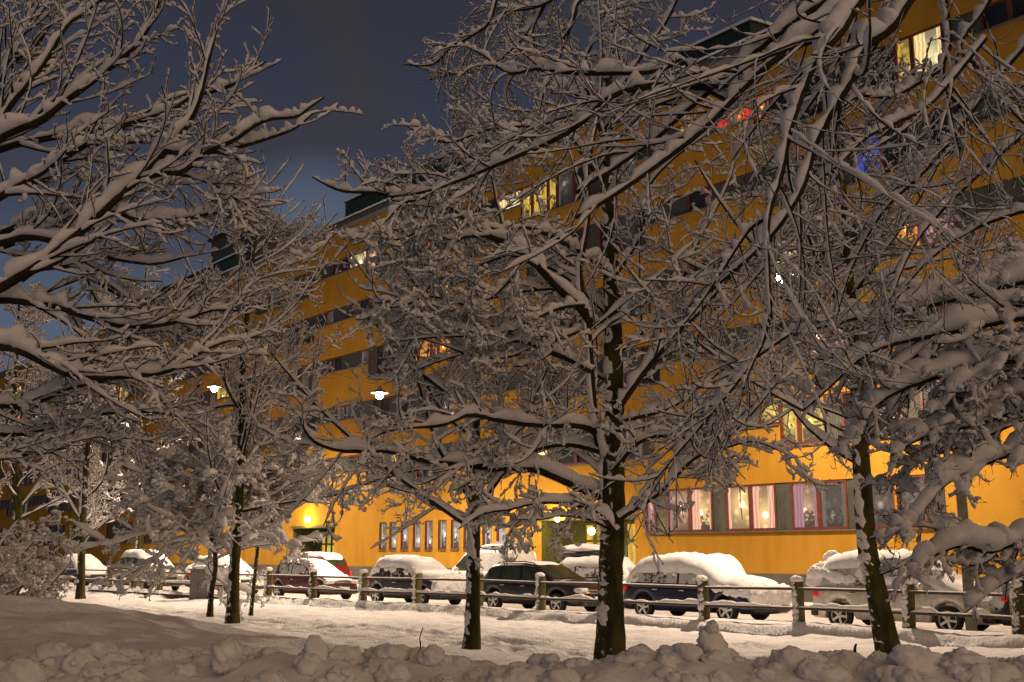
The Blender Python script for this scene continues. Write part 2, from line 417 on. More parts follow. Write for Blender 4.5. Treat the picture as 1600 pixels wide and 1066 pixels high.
for s in np.arange(-6, 128, 2.0):
    a, b = s, s + 2.0
    for (o0, o1) in ((.03, 1.6),):
        m.add([fp(a, -.3, o0), fp(b, -.3, o0), fp(b, -.3, o1), fp(a, -.3, o1), fp(a, .03, o0), fp(b, .03, o0), fp(b, .03, o1), fp(a, .03, o1)],
              [(4, 5, 6, 7), (2, 3, 7, 6)])
tag(m.build('pavement', SNOWG), kind='structure')
# dark kerb face below the fence ledge on the left
m = MB()
def fence_pt(px, off=0.0):
    """point on the line parallel to the fence (offset beyond it) seen at column px (at ground level)"""
    xs = np.linspace(FPs[0, 0], FPs[-1, 0], 900); yy = fence_y(xs)
    t = np.gradient(np.stack([xs, yy], 1), axis=0); t /= np.linalg.norm(t, axis=1)[:, None]
    k = np.ones(61) / 61; t = np.stack([np.convolve(np.pad(t[:, i], 30, mode='edge'), k, 'valid') for i in (0, 1)], 1)
    nrm = np.stack([-t[:, 1], t[:, 0]], 1)
    P = np.stack([xs, yy], 1) + nrm * off
    pj = 800 + F * P[:, 0] / (P[:, 1] * CT_ - 1.0 * ST_)
    i = np.interp(px, pj, np.arange(len(xs)))
    p = np.array([np.interp(i, np.arange(len(xs)), P[:, 0]), np.interp(i, np.arange(len(xs)), P[:, 1])])
    tt = np.array([np.interp(i, np.arange(len(xs)), t[:, 0]), np.interp(i, np.arange(len(xs)), t[:, 1])])
    return p, tt / np.linalg.norm(tt)
KM = mat('kerb_stone', (.06, .05, .04), .9, bump=.5, nscale=3)
for px in range(140, 345, 8):
    p, t = fence_pt(px, -.66); q, t2 = fence_pt(px + 8, -.66)
    n = np.array([-t[1], t[0]]); h0 = -.08
    a = np.array([p[0], p[1], -.4]); b = np.array([q[0], q[1], -.4]); up = np.array([0, 0, .36]); n3 = np.array([n[0], n[1], 0]) * .25
    m.add([a, b, b + up, a + up, a + n3 + up, b + n3 + up], [(0, 1, 2, 3), (3, 2, 5, 4)])
tag(m.build('kerb', KM), kind='structure')

# ------------------------------------------------------------------ building
bld = empty('apartment_building', (*P0, 0), math.atan2(FX[1], FX[0]),
            'long orange apartment block with ribbon windows and green metal roof houses behind the trees', 'building')
RB = np.array([[FX[0], FX[1], 0], [-FX[1], FX[0], 0], [0, 0, 1]])
# local coords of the building: x = -s, y = depth into the building (positive away from street), z
def L_(s, z, out=0.0): return (-s, -out, z)
SMAX = 124.0; EAVE = 20.25
ZT = [4.05 + 2.9 * k for k in range(6)]
rng = random.Random(5)
cells = []      # (s0,s1,z0,z1,kind,colour)
lit = [  # px0,px1,row,colour
    (546, 574, 5, 'white'), (578, 604, 5, 'pink'), (604, 642, 5, 'green'), (642, 668, 5, 'grey'), (668, 700, 5, 'red'), (716, 745, 5, 'yellow'),
    (765, 800, 5, 'white'), (800, 872, 5, 'yellow'), (1060, 1096, 5, 'yellow'), (1100, 1150, 5, 'red'), (1160, 1215, 5, 'red'), (1385, 1415, 5, 'yellow'), (1425, 1470, 5, 'white'),
    (335, 366, 4, 'yellow'), (366, 385, 4, 'white'), (395, 418, 4, 'green'), (638, 666, 4, 'yellow'), (676, 704, 4, 'yellow'), (1318, 1360, 4, 'blue'), (340, 360, 3, 'yellow'),
    (172, 207, 4, 'yellow'), (10, 34, 5, 'yellow'), (8, 30, 4, 'orange'), (100, 115, 5, 'yellow'),
    (638, 712, 3, 'orange'), (1395, 1450, 3, 'orange'), (1455, 1490, 3, 'pink'), (1210, 1240, 3, 'white'),
    (1255, 1345, 2, 'pink'), (1375, 1402, 2, 'blue'), (1402, 1440, 2, 'dim'), (200, 220, 2, 'white'), (380, 394, 2, 'white'),
    (1160, 1215, 1, 'yellow'), (1215, 1280, 1, 'yellow'), (1360, 1388, 1, 'white'), (1400, 1440, 1, 'dim'), (590, 612, 1, 'yellow'), (612, 650, 1, 'grey'), (660, 760, 1, 'grey'),
    (430, 452, 1, 'grey'), (500, 560, 1, 'dim'), (780, 800, 1, 'warm'), (820, 845, 1, 'white'),
    (1015, 1065, 0, 'pink'), (1065, 1110, 0, 'warm'), (1130, 1175, 0, 'warm'), (1175, 1225, 0, 'warm'), (1225, 1262, 0, 'pink'), (1262, 1345, 0, 'grey'), (1345, 1500, 0, 'grey'),
]
def colour_of(sc, zc, row):
    k = P0 + FD * sc; h = zc - CZ
    px = 800 + F * k[0] / (k[1] * CT_ + h * ST_)
    for a, b, r, c in lit:
        if r == row and a <= px <= b: return c, px
    q = rng.random()
    return ('dim' if q < .22 else 'grey' if q < .38 else 'dark'), px
s5 = lambda px: s_at(px, ZT[5] - CZ - .5)
for row in range(6):
    top = ZT[row]
    if row == 0:
        blocks = [(s_at(1478, 1.5), s_at(1402, 1.5), 't'), (s_at(1398, 1.5), s_at(1008, 1.5), 't')]
        s = s_at(440, 1.5)
        while s < SMAX - 8: blocks.append((s, s + 5.6, 't')); s += 8
    else:
        # tall and narrow blocks follow one another; boundaries taken from the photograph's top rows
        edges = [(s5(1500) + (row % 2) * .8, 't')]
        a0 = s5(572) if row >= 4 else s5(580)
        per_t, per_n = 7.6, 6.0
        blocks = []
        base = a0 - ((5 - row) % 2) * .4
        ks = -6
        for ks in range(-7, 8):
            s0 = base + ks * (per_t + per_n)
            blocks.append((s0 - per_t, s0, 't')); blocks.append((s0, s0 + per_n, 'n'))
    for (b0, b1, kd) in blocks:
        b0 = max(b0, -4); b1 = min(b1, SMAX - 1)
        if b1 - b0 < 1: continue
        z0 = top - (1.64 if kd == 't' else .86)
        s = b0; i = rng.randrange(3)
        while s < b1 - .35:
            if kd == 't': w, kk = ((1.12, 'win'), (1.12, 'win'), (.62, 'panel'))[i % 3]
            else: w, kk = ((1.9, 'panel'), (.95, 'win'), (.95, 'win'))[i % 3]
            i += 1
            e = min(s + w, b1)
            if b1 - e < .35: e = b1
            if kk == 'win' and e - s < .5: kk = 'panel'
            c, px = colour_of((s + e) / 2, (z0 + top) / 2, row)
            if kk == 'panel' and row > 0 and c in ('yellow', 'white', 'orange', 'red'): kk = 'win'
            cells.append((s, e, z0, top, kk, c, row)); s = e
# small upright windows of the ground floor
for px in (598, 614, 632, 651, 670, 691, 711, 731, 761, 783):
    sc = s_at(px, .8); cells.append((sc - .34, sc + .34, 1.82, 3.22, 'win', 'curtain', 0))
for px in (1532, 1560, 1590): 
    pass
# wall with openings
ent = [(s_at(992, 1.0), s_at(846, 1.0), 3.0), (s_at(523, 1.2), s_at(458, 1.2), 3.05)]
ops = [(c[0], c[1], c[2], c[3]) for c in cells] + [(a, b, 0.0, t) for a, b, t in ent]
br = sorted(set([-8.0, SMAX] + [round(o[0], 4) for o in ops] + [round(o[1], 4) for o in ops]))
w = MB(); pl = MB()
for a, b in zip(br[:-1], br[1:]):
    if b - a < 1e-3: continue
    mid = (a + b) / 2; iv = sorted([(o[2], o[3]) for o in ops if o[0] < mid < o[1]])
    z = 0.0
    for (z0, z1) in iv + [(EAVE, EAVE)]:
        if z0 > z + 1e-4: w.quad(L_(a, z), L_(b, z), L_(b, z0), L_(a, z0))
        z = max(z, z1)
    if not any(i[0] == 0.0 for i in iv):
        o_ = .025
        pl.quad(L_(a, 0, o_), L_(b, 0, o_), L_(b, .94, o_), L_(a, .94, o_)); pl.quad(L_(a, .94, o_), L_(b, .94, o_), L_(b, .94, 0), L_(a, .94, 0))
RD = -.16
for (a, b, z0, z1) in ops[:len(cells)]:
    w.quad(L_(a, z1), L_(b, z1), L_(b, z1, RD), L_(a, z1, RD)); w.quad(L_(a, z0), L_(b, z0), L_(b, z0, RD), L_(a, z0, RD))
# end walls, back
w.quad(L_(-8, 0), L_(-8, EAVE), L_(-8, EAVE, -12), L_(-8, 0, -12)); w.quad(L_(SMAX, 0), L_(SMAX, EAVE), L_(SMAX, EAVE, -12), L_(SMAX, 0, -12))
w.quad(L_(-8, 0, -12), L_(-8, EAVE, -12), L_(SMAX, EAVE, -12), L_(SMAX, 0, -12))
w.build('wall', ORANGE, bld); pl.build('plinth', PLINTH, bld)
# block side reveals + back board so that nothing is open behind the panes
bk = MB()
bk.quad(L_(-8, 0, -2.6), L_(-8, EAVE, -2.6), L_(SMAX, EAVE, -2.6), L_(SMAX, 0, -2.6)); bk.build('inner_wall', DKGREEN, bld)
def visible_px(c):
    k = P0 + FD * (c[0] + c[1]) / 2; D = k[1]
    px = 800 + F * k[0] / (D * CT_ + ((c[2] + c[3]) / 2 - CZ) * ST_)
    a = (c[1] - c[0]) * (c[3] - c[2]) / D / D
    return a if -30 < px < 1630 else 0
wins = sorted([c for c in cells if c[4] == 'win'], key=visible_px, reverse=True)
# any strongly lit window is kept as a part of its own
pri = [c for c in wins if c[5] not in ('dark', 'dim') and visible_px(c) > 0][:100]
rest = [c for c in wins if c not in pri]
pri += rest[:max(0, 100 - len(pri))]
prs = set(id(c) for c in pri); rest = [c for c in wins if id(c) not in prs]
def win_geo(fm, pm, c):
    s0, s1, z0, z1 = c[:4]; fw = .075
    o0, o1 = -.03, -.13
    def bar(a, b, za, zb): fm.box(((-(a + b) / 2), -(o0 + o1) / 2, (za + zb) / 2), (b - a, o0 - o1, zb - za))
    bar(s0 + .004, s0 + fw, z0 + .004, z1 - .004); bar(s1 - fw, s1 - .004, z0 + .004, z1 - .004)
    bar(s0 + fw, s1 - fw, z1 - fw, z1 - .004); bar(s0 + fw, s1 - fw, z0 + .004, z0 + fw + .02)
    pm.quad(L_(s0 + fw, z0 + fw, -.10), L_(s1 - fw, z0 + fw, -.10), L_(s1 - fw, z1 - fw, -.10), L_(s0 + fw, z1 - fw, -.10))
sillsnow = MB()
for c in pri:
    fm, pm = MB(), MB(); win_geo(fm, pm, c)
    f = fm.build('window', FRAME, bld); p = pm.build('pane', LIT[c[5]], f)
    if c[5] not in ('dark', 'dim', 'grey', 'curtain'): f['label'] = {'warm': 'warmly lit window', 'blue': 'window glowing blue', 'red': 'window with red lights'}.get(c[5], c[5] + ' lit window')
fm = MB(); bymat = {}
for c in rest:
    pm = bymat.setdefault(c[5], MB()); win_geo(fm, pm, c)
f = fm.build('window', FRAME, bld); f['kind'] = 'stuff'; f['label'] = 'dark windows of the far end and upper floors'
for k, pm in bymat.items(): pm.build('pane', LIT[k], f)['kind'] = 'stuff'
pm = MB()
for c in cells:
    if c[4] == 'panel': pm.box((-(c[0] + c[1]) / 2, .08, (c[2] + c[3]) / 2), (c[1] - c[0] - .006, .06, c[3] - c[2] - .008))
    sl = (-(c[0] + c[1]) / 2, -.02, c[2] - .022)
    sillsnow.box(sl, (c[1] - c[0] - .004, .16, .035))
pi_ = pm.build('infill_panel', INFILL, bld); pi_['kind'] = 'stuff'
sl_ = sillsnow.build('window_sill', ROOFM, bld); sl_['kind'] = 'stuff'
# entrances
for (a, b, t) in ent:
    e = MB(); d = 1.5
    e.quad(L_(a, 0), L_(a, t), L_(a, t, -d), L_(a, 0, -d)); e.quad(L_(b, 0), L_(b, t), L_(b, t, -d), L_(b, 0, -d))
    e.quad(L_(a, t), L_(b, t), L_(b, t, -d), L_(a, t, -d)); e.quad(L_(a, .05), L_(b, .05), L_(b, .05, -d), L_(a, .05, -d))
    e.quad(L_(a, 0, -d), L_(b, 0, -d), L_(b, t, -d), L_(a, t, -d))
    # canopy rim
    e.box((-(a + b) / 2, -.06, t + .07), (b - a + .1, .10, .14))
    er = e.build('entrance_recess', DKGREEN, bld)
    n = 5; mid = (a + b) / 2; dm = MB(); gm = MB(); w0 = .62
    for i in range(n):
        s0 = mid - n * w0 / 2 + i * w0
        for (za, zb) in ((.1, 2.1), (2.2, 2.82)):
            gm.quad(L_(s0 + .09, za, -d + .06), L_(s0 + w0 - .06, za, -d + .06), L_(s0 + w0 - .06, zb, -d + .06), L_(s0 + .09, zb, -d + .06))
            for (sa, sb) in ((s0, s0 + .09), (s0 + w0 - .06, s0 + w0)):
                dm.box((-(sa + sb) / 2, d - .06, (za + zb) / 2), (sb - sa, .1, zb - za))
    dm.box((-mid, d - .06, 2.15), (n * w0, .1, .1)); dm.box((-mid, d - .06, 2.87), (n * w0, .1, .1))
    do = dm.build('entrance_door', DKGREEN, bld); gm.build('door_pane', LIT['yellow'], do)
# eave and roof
m = MB()
m.add([L_(-8, EAVE - .02, .04), L_(SMAX, EAVE - .02, .04), L_(SMAX, EAVE + .16, .22), L_(-8, EAVE + .16, .22), L_(-8, EAVE + .55, .10), L_(SMAX, EAVE + .55, .10), L_(-8, EAVE + .7, -12), L_(SMAX, EAVE + .7, -12)],
      [(0, 1, 2, 3), (3, 2, 5, 4), (4, 5, 7, 6)])
rf = m.build('roof', ROOFM, bld)
m = MB()
for i in range(66):
    s0 = -8 + i * 2.0; s1 = s0 + 2.0
    h = .10 + .08 * rng.random()
    m.add([L_(s0, EAVE + .56, .17), L_(s1, EAVE + .56, .17), L_(s1, EAVE + .66, .17), L_(s0, EAVE + .66, .17), L_(s1, EAVE + .74, -.2), L_(s0, EAVE + .74, -.2), L_(s1, EAVE + .76, -11.9), L_(s0, EAVE + .76, -11.9)],
          [(0, 1, 2, 3), (3, 2, 4, 5), (5, 4, 6, 7)])
m.build('roof_snow', SNOW, rf)
def plant_room(s0, s1, d0, d1, z0, h0, h1, matr, name='roof_house', snow=True):
    m = MB()
    v = [L_(s0, z0, -d0), L_(s1, z0, -d0), L_(s1, z0 + h0, -d0), L_(s0, z0 + h0, -d0), L_(s0, z0, -d1), L_(s1, z0, -d1), L_(s1, z0 + h1, -d1), L_(s0, z0 + h1, -d1)]
    m.add(v, [(0, 1, 2, 3), (1, 5, 6, 2), (0, 3, 7, 4), (5, 4, 7, 6), (3, 2, 6, 7)])
    o = m.build(name, matr, bld)
    if snow:
        q = MB(); k = .12
        q.add([L_(s0 - k, z0 + h0 + .01, -d0 + k), L_(s1 + k, z0 + h0 + .01, -d0 + k), L_(s1 + k, z0 + h1 + .01, -d1), L_(s0 - k, z0 + h1 + .01, -d1),
               L_(s0 - k, z0 + h0 + .14, -d0 + k), L_(s1 + k, z0 + h0 + .14, -d0 + k), L_(s1 + k, z0 + h1 + .16, -d1), L_(s0 - k, z0 + h1 + .16, -d1)],
              [(0, 1, 5, 4), (4, 5, 6, 7), (0, 4, 7, 3), (1, 2, 6, 5)])
        q.build('roof_house_snow', SNOW, o)
    return o
hh = 20.5 - CZ
plant_room(s_at(662, hh), s_at(512, hh + 1), 1.2, 6, 20.9, 1.75, 2.3, GREENM)
plant_room(s_at(700, hh), s_at(612, hh), 2.6, 7, 20.9, 3.0, 3.2, GREENM)
plant_room(s_at(1135, hh), s_at(1010, hh), 1.6, 7, 20.9, 1.7, 2.4, GREENM)
plant_room(s_at(330, hh), s_at(205, hh), 1.8, 8, 20.9, 2.1, 4.6, GREENM)
ch = plant_room(s_at(347, hh + 3), s_at(282, hh + 3), 2.4, 5.4, 20.9, 4.5, 4.5, BROWNM, 'chimney_house', snow=False)
m = MB(); a, b = s_at(347, hh + 4), s_at(282, hh + 4)
for u in np.linspace(a + .3, b - .3, 6): m.box((-u, 2.6, 25.75), (.05, .05, .7))
m.box((-(a + b) / 2, 2.6, 26.1), (b - a - .6, .05, .05)); m.box((-(a + b) / 2, 3.9, 25.5), ((b - a) + .5, 3.4, .18))
m.build('roof_railing', BLACKP, ch)

# ------------------------------------------------------------------ lamps
def point(loc, energy, col, r=.12, name='lamp_light', parent=None):
    l = bpy.data.lights.new(name, 'POINT'); l.energy = energy; l.color = col; l.shadow_soft_size = r
    o = bpy.data.objects.new(name, l); C.objects.link(o); o.location = loc
    return o
def spot(loc, energy, col, r):
    l = bpy.data.lights.new('lamp_light', 'SPOT'); l.energy = energy; l.color = col; l.shadow_soft_size = r; l.spot_size = Rd(160); l.spot_blend = .5
    o = bpy.data.objects.new('lamp_light', l); C.objects.link(o); o.location = loc
    return o
BULB = emit('lamp_bulb', (1, .86, .6), 60)
BULBY = emit('wall_lamp_globe', (1, .68, .12), 26)
HOOD = mat('lamp_hood', (.25, .25, .24), .4, metal=.6)
WIRE = mat('span_wire', (.05, .05, .05), .6)
def street_lamp(px, py, Y, energy, label):
    p = at(px, py, Y)
    t = empty('street_lamp', tuple(p), 0, label, 'street lamp', 'hanging street lamps')
    MB().lathe([(.02, .42), (.05, .40), (.07, .30), (.16, .24), (.36, .12), (.38, .09), (.36, .095), (.15, .2), (.02, .22)], 20).build('lamp_hood', HOOD, t, True)
    MB().lathe([(.02, .18), (.14, .12), (.17, .02), (.15, -.08), (.08, -.14), (.01, -.155)], 18).build('bulb', BULB, t, True)
    # span wire from the facade to a point over the park side
    tt = FN; wv = MB(); prev = None
    q = p[:2]; dist = float(np.dot(q - P0, FN)); L0 = dist; L1 = 7.5
    for i in range(25):
        u = -L0 + (L0 + L1) * i / 24; sag = .9 * (1 - min(1, abs(u) / (L0 if u < 0 else L1)))
        z = .43 + .9 - sag
        cur = np.array([FN[0] * u, FN[1] * u, z])
        if prev is not None:
            dd = cur - prev; ln = np.linalg.norm(dd); ax0 = dd / ln; ax1 = np.cross([0, 0, 1], ax0); ax1 /= np.linalg.norm(ax1); ax2 = np.cross(ax0, ax1)
            wv.box((cur + prev) / 2, (ln, .018, .018), ax=np.array([ax0, ax1, ax2]))
        prev = cur
    wv.build('span_wire', WIRE, t)
    lo = spot((0, 0, -.34), energy, (1, .75, .54), .10); lo.parent = t
    l2 = point((0, 0, -.30), energy * .055, (1, .75, .54), .10); l2.parent = t
    return t
street_lamp(593, 618, 45.5, 6300, 'bright street lamp on a wire left of the middle, the most brilliant light in view')
street_lamp(335, 608, 57, 6300, 'street lamp on a wire shining through the tall bare tree on the left')
street_lamp(1222, 436, 31.5, 6300, 'street lamp high behind the branches right of the big trunk')
street_lamp(198, 664, 70, 4500, 'small distant street lamp at the far left end of the street')
street_lamp(1990, 240, 27.5, 6300, 'unseen street lamp added beyond the right edge to light the ground there')  # added lamp out of view, brightens the snow on the right
def wall_lamp(px, py, out, energy, label, rad=.13):
    s = s_at(px, 1.3); 
    # find the facade depth then take the point in front of it
    b = fp(s, 0, out); p = at(px, py, b[1])
    t = empty('wall_lamp', tuple(p), math.atan2(FX[1], FX[0]), label, 'wall lamp', 'glowing wall lamps by the entrances')
    MB().lathe([(.01, -rad), (rad * .7, -rad * .75), (rad, 0), (rad * .7, rad * .75), (.01, rad)], 16).build('lamp_globe', BULBY, t, True)
    MB().box((0, .17, .0), (.05, .22, .05)).box((0, .28, 0), (.14, .03, .2)).build('lamp_arm', BLACKP, t)
    lo = point((0, -.3, -.02), energy, (1, .66, .16), .12); lo.parent = t
wall_lamp(481, 812, .32, 260, 'yellow wall lamp glowing over the left entrance', .2)
wall_lamp(871, 811, .32, 160, 'small yellow wall lamp left of the brighter one over the right entrance')
wall_lamp(924, 830, .34, 260, 'brighter yellow wall lamp beside the lit transom of the right entrance', .16)

# ------------------------------------------------------------------ vegetation
def nrm(v): return v / np.maximum(np.linalg.norm(v, axis=-1, keepdims=True), 1e-9)

def resample(P, R, S):
    n = P.shape[1]; t = np.linspace(0, n - 1, S + 1); i = np.minimum(t.astype(int), n - 2); f = (t - i)
    return P[:, i] * (1 - f)[None, :, None] + P[:, i + 1] * f[None, :, None], R[:, i] * (1 - f) + R[:, i + 1] * f

def catmull(pts, S):
    pts = np.array(pts, float); n = len(pts)
    pp = np.vstack([2 * pts[0] - pts[1], pts, 2 * pts[-1] - pts[-2]])
    t = np.linspace(0, n - 1, S + 1); i = np.minimum(t.astype(int), n - 2); f = (t - i)[:, None]
    a, b, c, d = pp[i], pp[i + 1], pp[i + 2], pp[i + 3]
    return .5 * ((2 * b) + (-a + c) * f + (2 * a - 5 * b + 4 * c - d) * f ** 2 + (-a + 3 * b - 3 * c + d) * f ** 3)

UPW = nrm(np.array([-.16, -.10, 1.0]))
def frames(P):
    T = nrm(np.gradient(P, axis=1)); U = UPW - (T @ UPW)[..., None] * T
    U = nrm(U); S = np.cross(T, U); return T, U, S

def tubes(P, R, n, cap=True):
    N_, K = P.shape[:2]; T, U, S = frames(P); a = np.arange(n) * 2 * PI / n
    ring = S[:, :, None, :] * np.cos(a)[None, None, :, None] + U[:, :, None, :] * np.sin(a)[None, None, :, None]
    V = P[:, :, None, :] + ring * R[:, :, None, None]
    return V.reshape(-1, 3), quads(N_, K, n)

def quads(N_, K, n):
    b = (np.arange(N_) * K * n)[:, None, None]; i = (np.arange(K - 1) * n)[None, :, None]; j = np.arange(n)[None, None, :]; j2 = (j + 1) % n
    A = b + i + j; B = b + i + j2
    return np.stack([A, B, B + n, A + n], -1).reshape(-1, 4)

def snow_tubes(P, R, load, rg, S=None, n=6, amp=.55, gap=.12, wid=.6, maxth=.16, mn=.018, jt=.22, soft=1):
    if S: P, R = resample(P, R, S)
    N_, K = P.shape[:2]; T, U, Sd = frames(P)
    h = np.sqrt(np.clip(1 - T[..., 2] ** 2, 0, 1)); hf = .14 + .86 * h
    nz = rg.random((N_, K)); nz2 = rg.random((N_, K))
    for _ in range(soft): nz = .5 * nz + .25 * np.roll(nz, 1, 1) + .25 * np.roll(nz, -1, 1)
    nz = np.clip(.5 + (nz - .5) * (1 + .5 * soft), 0, 1)
    th = np.minimum(mn + 1.25 * R, maxth) * load * hf * (1 - amp + 2 * amp * nz)
    th = th * np.where(nz2 < gap, .12, 1.0)
    e = np.linspace(0, 1, K); env = np.sqrt(np.clip(1 - np.abs(2 * e - 1) ** 6, 0, 1)); env[0] = .5; th = th * env[None]
    th[:, -1] = 0
    wd = (R * .85 + th * wid) * np.where(th > 1e-4, 1, .2); wd[:, -1] = 1e-4
    cu = R * .50 + th * .50; hu = R * .42 + th * .50; hu[:, -1] = 1e-4
    a = np.arange(n) * 2 * PI / n + PI / n
    co, si = np.cos(a), np.sin(a)
    jit = 1 + jt * (rg.random((N_, K, n)) - .5)
    V = P[:, :, None, :] + Sd[:, :, None, :] * (wd[:, :, None] * co * jit)[..., None] + U[:, :, None, :] * (cu[:, :, None] + hu[:, :, None] * si * jit)[..., None]
    return V.reshape(-1, 3), quads(N_, K, n)

def project(P):
    q = P - np.array([0, 0, CZ]); dep = q[..., 1] * CT_ + q[..., 2] * ST_; up = -q[..., 1] * ST_ + q[..., 2] * CT_
    return 800 + F * q[..., 0] / dep, 533 - F * up / dep
# where the crowns are open and the house, the sky or a lamp shows between the boughs
OPEN = [(593, 618, 20, 20, 1), (335, 608, 18, 18, 1), (481, 812, 24, 24, 1), (871, 811, 15, 14, 1), (924, 830, 15, 14, 1),
        (560, 325, 60, 40, .75), (310, 392, 55, 34, .9), (250, 425, 50, 30, .7), (455, 200, 75, 140, .9), (530, 440, 70, 75, .5), (905, 310, 55, 55, .5), (700, 770, 110, 60, .15), (650, 850, 110, 32, .6), (1150, 868, 150, 34, .85), (1190, 790, 180, 45, .15),
        (1450, 40, 130, 50, .3), (570, 100, 95, 150, .9), (1110, 270, 70, 50, .25), (780, 325, 60, 40, .4),
        (680, 545, 50, 30, .5), (1220, 660, 70, 35, .5), (400, 850, 120, 30, .3), (1490, 800, 80, 50, .25), (790, 960, 75, 70, 1), (1430, 945, 170, 45, .8), (860, 770, 60, 50, .4)]
def thin_mask(P, rg):
    S = P.shape[1]; keep = np.ones(len(P), bool); dead = rg.random(len(P))
    for cx, cy, rx, ry, pr in OPEN:
        hit = np.zeros(len(P), bool)
        for k in ((0, S // 4, S // 2, 3 * S // 4, S - 1) if pr == 1 else (S // 2,)):
            x, y = project(P[:, k]); hit |= ((x - cx) / rx) ** 2 + ((y - cy) / ry) ** 2 < 1
        keep &= ~(hit & (dead < pr))
    return keep

def children(P, R, ids, rg, k, lf, ang, S, up=.1, wig=.12, rf=.6, t0=.15, lmin=.12, lmax=9, rmin=.0025, flat=1.0, tpow=1.0, curl=0.0, hook=0.0, thin=True):
    N_, K = P.shape[:2]
    Lp = np.linalg.norm(np.diff(P, axis=1), axis=2).sum(1)
    t = t0 + (1 - t0) * ((np.arange(k)[None, :] + rg.random((N_, k))) / k) ** tpow * .985
    x = t * (K - 1); i = np.minimum(x.astype(int), K - 2); f = x - i
    r_ = np.arange(N_)[:, None]
    p = P[r_, i] * (1 - f)[..., None] + P[r_, i + 1] * f[..., None]; T = nrm(P[r_, i + 1] - P[r_, i])
    rad = R[r_, i] * (1 - f) + R[r_, i + 1] * f
    q = rg.normal(size=(N_, k, 3)); q[..., 1] *= flat; q = nrm(q - (q * T).sum(-1, keepdims=True) * T)
    a = Rd(ang[0]) + rg.random((N_, k)) * Rd(ang[1] - ang[0])
    d = nrm(T * np.cos(a)[..., None] + q * np.sin(a)[..., None])
    L = np.clip(lf * Lp[:, None] * (.45 + .8 * rg.random((N_, k))) * (1.15 - .65 * t), lmin, lmax)
    r0 = np.maximum(np.minimum(rad * .8, rf * rad * (.6 + .6 * rg.random((N_, k)))), rmin)
    M = N_ * k; p = p.reshape(M, 3); d = d.reshape(M, 3); L = L.reshape(M); r0 = r0.reshape(M)
    pts = [p]; cv = rg.normal(size=(M, 3)) * curl / S
    for s in range(S):
        d = nrm(d + rg.normal(size=(M, 3)) * wig + cv + np.array([0, 0, up / S * 2 + hook * (s / S - .4) * 2 / S])); p = p + d * (L / S)[:, None]; pts.append(p)
    Pn = np.stack(pts, 1); e = np.linspace(1, .38, S + 1)[None]; Rn = np.maximum(r0[:, None] * e, rmin * .8)
    ids = np.repeat(ids, k)
    if thin:
        kp = thin_mask(Pn, rg)
        if kp.any(): Pn, Rn, ids = Pn[kp], Rn[kp], ids[kp]
    return Pn, Rn, ids

def build_parts(root, lv, rg, load, bark, nb=(6, 5, 4, 3), ns=(7, 6, 5, 5), amp=.55, gap=.12, wid=.6, by_limb=True, off=(0, 0, 0), maxth=.16, mn=.018, Sx=2, lname='limb', jt=.22, soft=1):
    idall = np.unique(np.concatenate([l[2] for l in lv]))
    groups = [[i] for i in idall] if by_limb else [list(idall)]
    for gi in groups:
        Vb, Fb, Vs, Fs = [], [], [], []; nbv = nsv = 0
        for li, (P, R, ids) in enumerate(lv):
            sel = np.isin(ids, gi)
            if not sel.any(): continue
            p, r = P[sel], R[sel]
            v, f = tubes(p, r, nb[min(li, len(nb) - 1)]); Vb.append(v); Fb.append(f + nbv); nbv += len(v)
            K = p.shape[1] - 1
            v, f = snow_tubes(p, r, load[min(li, len(load) - 1)] if isinstance(load, tuple) else load, rg, S=int(K * Sx), n=ns[min(li, len(ns) - 1)], amp=amp, gap=gap * (1 + .6 * li), wid=wid, maxth=maxth, mn=mn, jt=jt, soft=soft)
            Vs.append(v); Fs.append(f + nsv); nsv += len(v)
        o = npmesh(lname, np.concatenate(Vb), np.concatenate(Fb), bark, root, True, off)
        npmesh('snow_load', np.concatenate(Vs), np.concatenate(Fs), SNOWT, o, True, off)

def trunk_mesh(root, pts, rad, rg, bark, off, snow=True, S=40, n=14, side=.5):
    P = catmull(pts, S)[None]; R = np.interp(np.linspace(0, 1, S + 1), np.linspace(0, 1, len(rad)), rad)[None]
    V, Fq = tubes(P, R, n); V = V.reshape(S + 1, n, 3)
    cen = P[0][:, None, :]; nzv = 1 + .16 * (rg.random((S + 1, n, 1)) - .5)
    k = 1 + .10 * np.sin(np.arange(n) * 2 * PI / n * 3 + 1.3)[None, :, None] * np.linspace(1, .1, S + 1)[:, None, None]
    flare = (1 + .30 * np.exp(-np.linspace(0, 1, S + 1) * 26))[:, None, None]
    V = cen + (V - cen) * nzv * k * flare
    npmesh('trunk', V.reshape(-1, 3), Fq, bark, root, True, off)
    if snow:
        S2 = S * 4; P2 = catmull(pts, S2)[None]; R2 = np.interp(np.linspace(0, 1, S2 + 1), np.linspace(0, 1, len(rad)), rad)[None]
        nz = rg.random(S2 + 1); nz = (nz + np.roll(nz, 1)) * .5
        rr = R2 * (.46 + .42 * nz)[None]; rr[0, 0] = rr[0, -1] = .001
        P2 = P2 + np.array([-.36, -.12, 0]) * R2[..., None] * side / .42
        V, Fq = tubes(P2, rr, 9); V = V + rg.normal(size=V.shape) * .012
        npmesh('trunk_snow', V, Fq, SNOWT, root, True, off)
    return P[0], R[0]

def px_limbs(lst, S):
    """lst: (pixel polyline, Y0, Y1, r0, r1)"""
    P, R = [], []
    for pl_, y0, y1, r0, r1 in lst:
        n = len(pl_); q = [at(x, y, y0 + (y1 - y0) * i / (n - 1)) for i, (x, y) in enumerate(pl_)]
        c = catmull(q, S); P.append(c); R.append(np.linspace(1, 0, S + 1) ** .8 * (r0 - r1) + r1)
    return np.array(P), np.array(R), np.arange(len(lst))

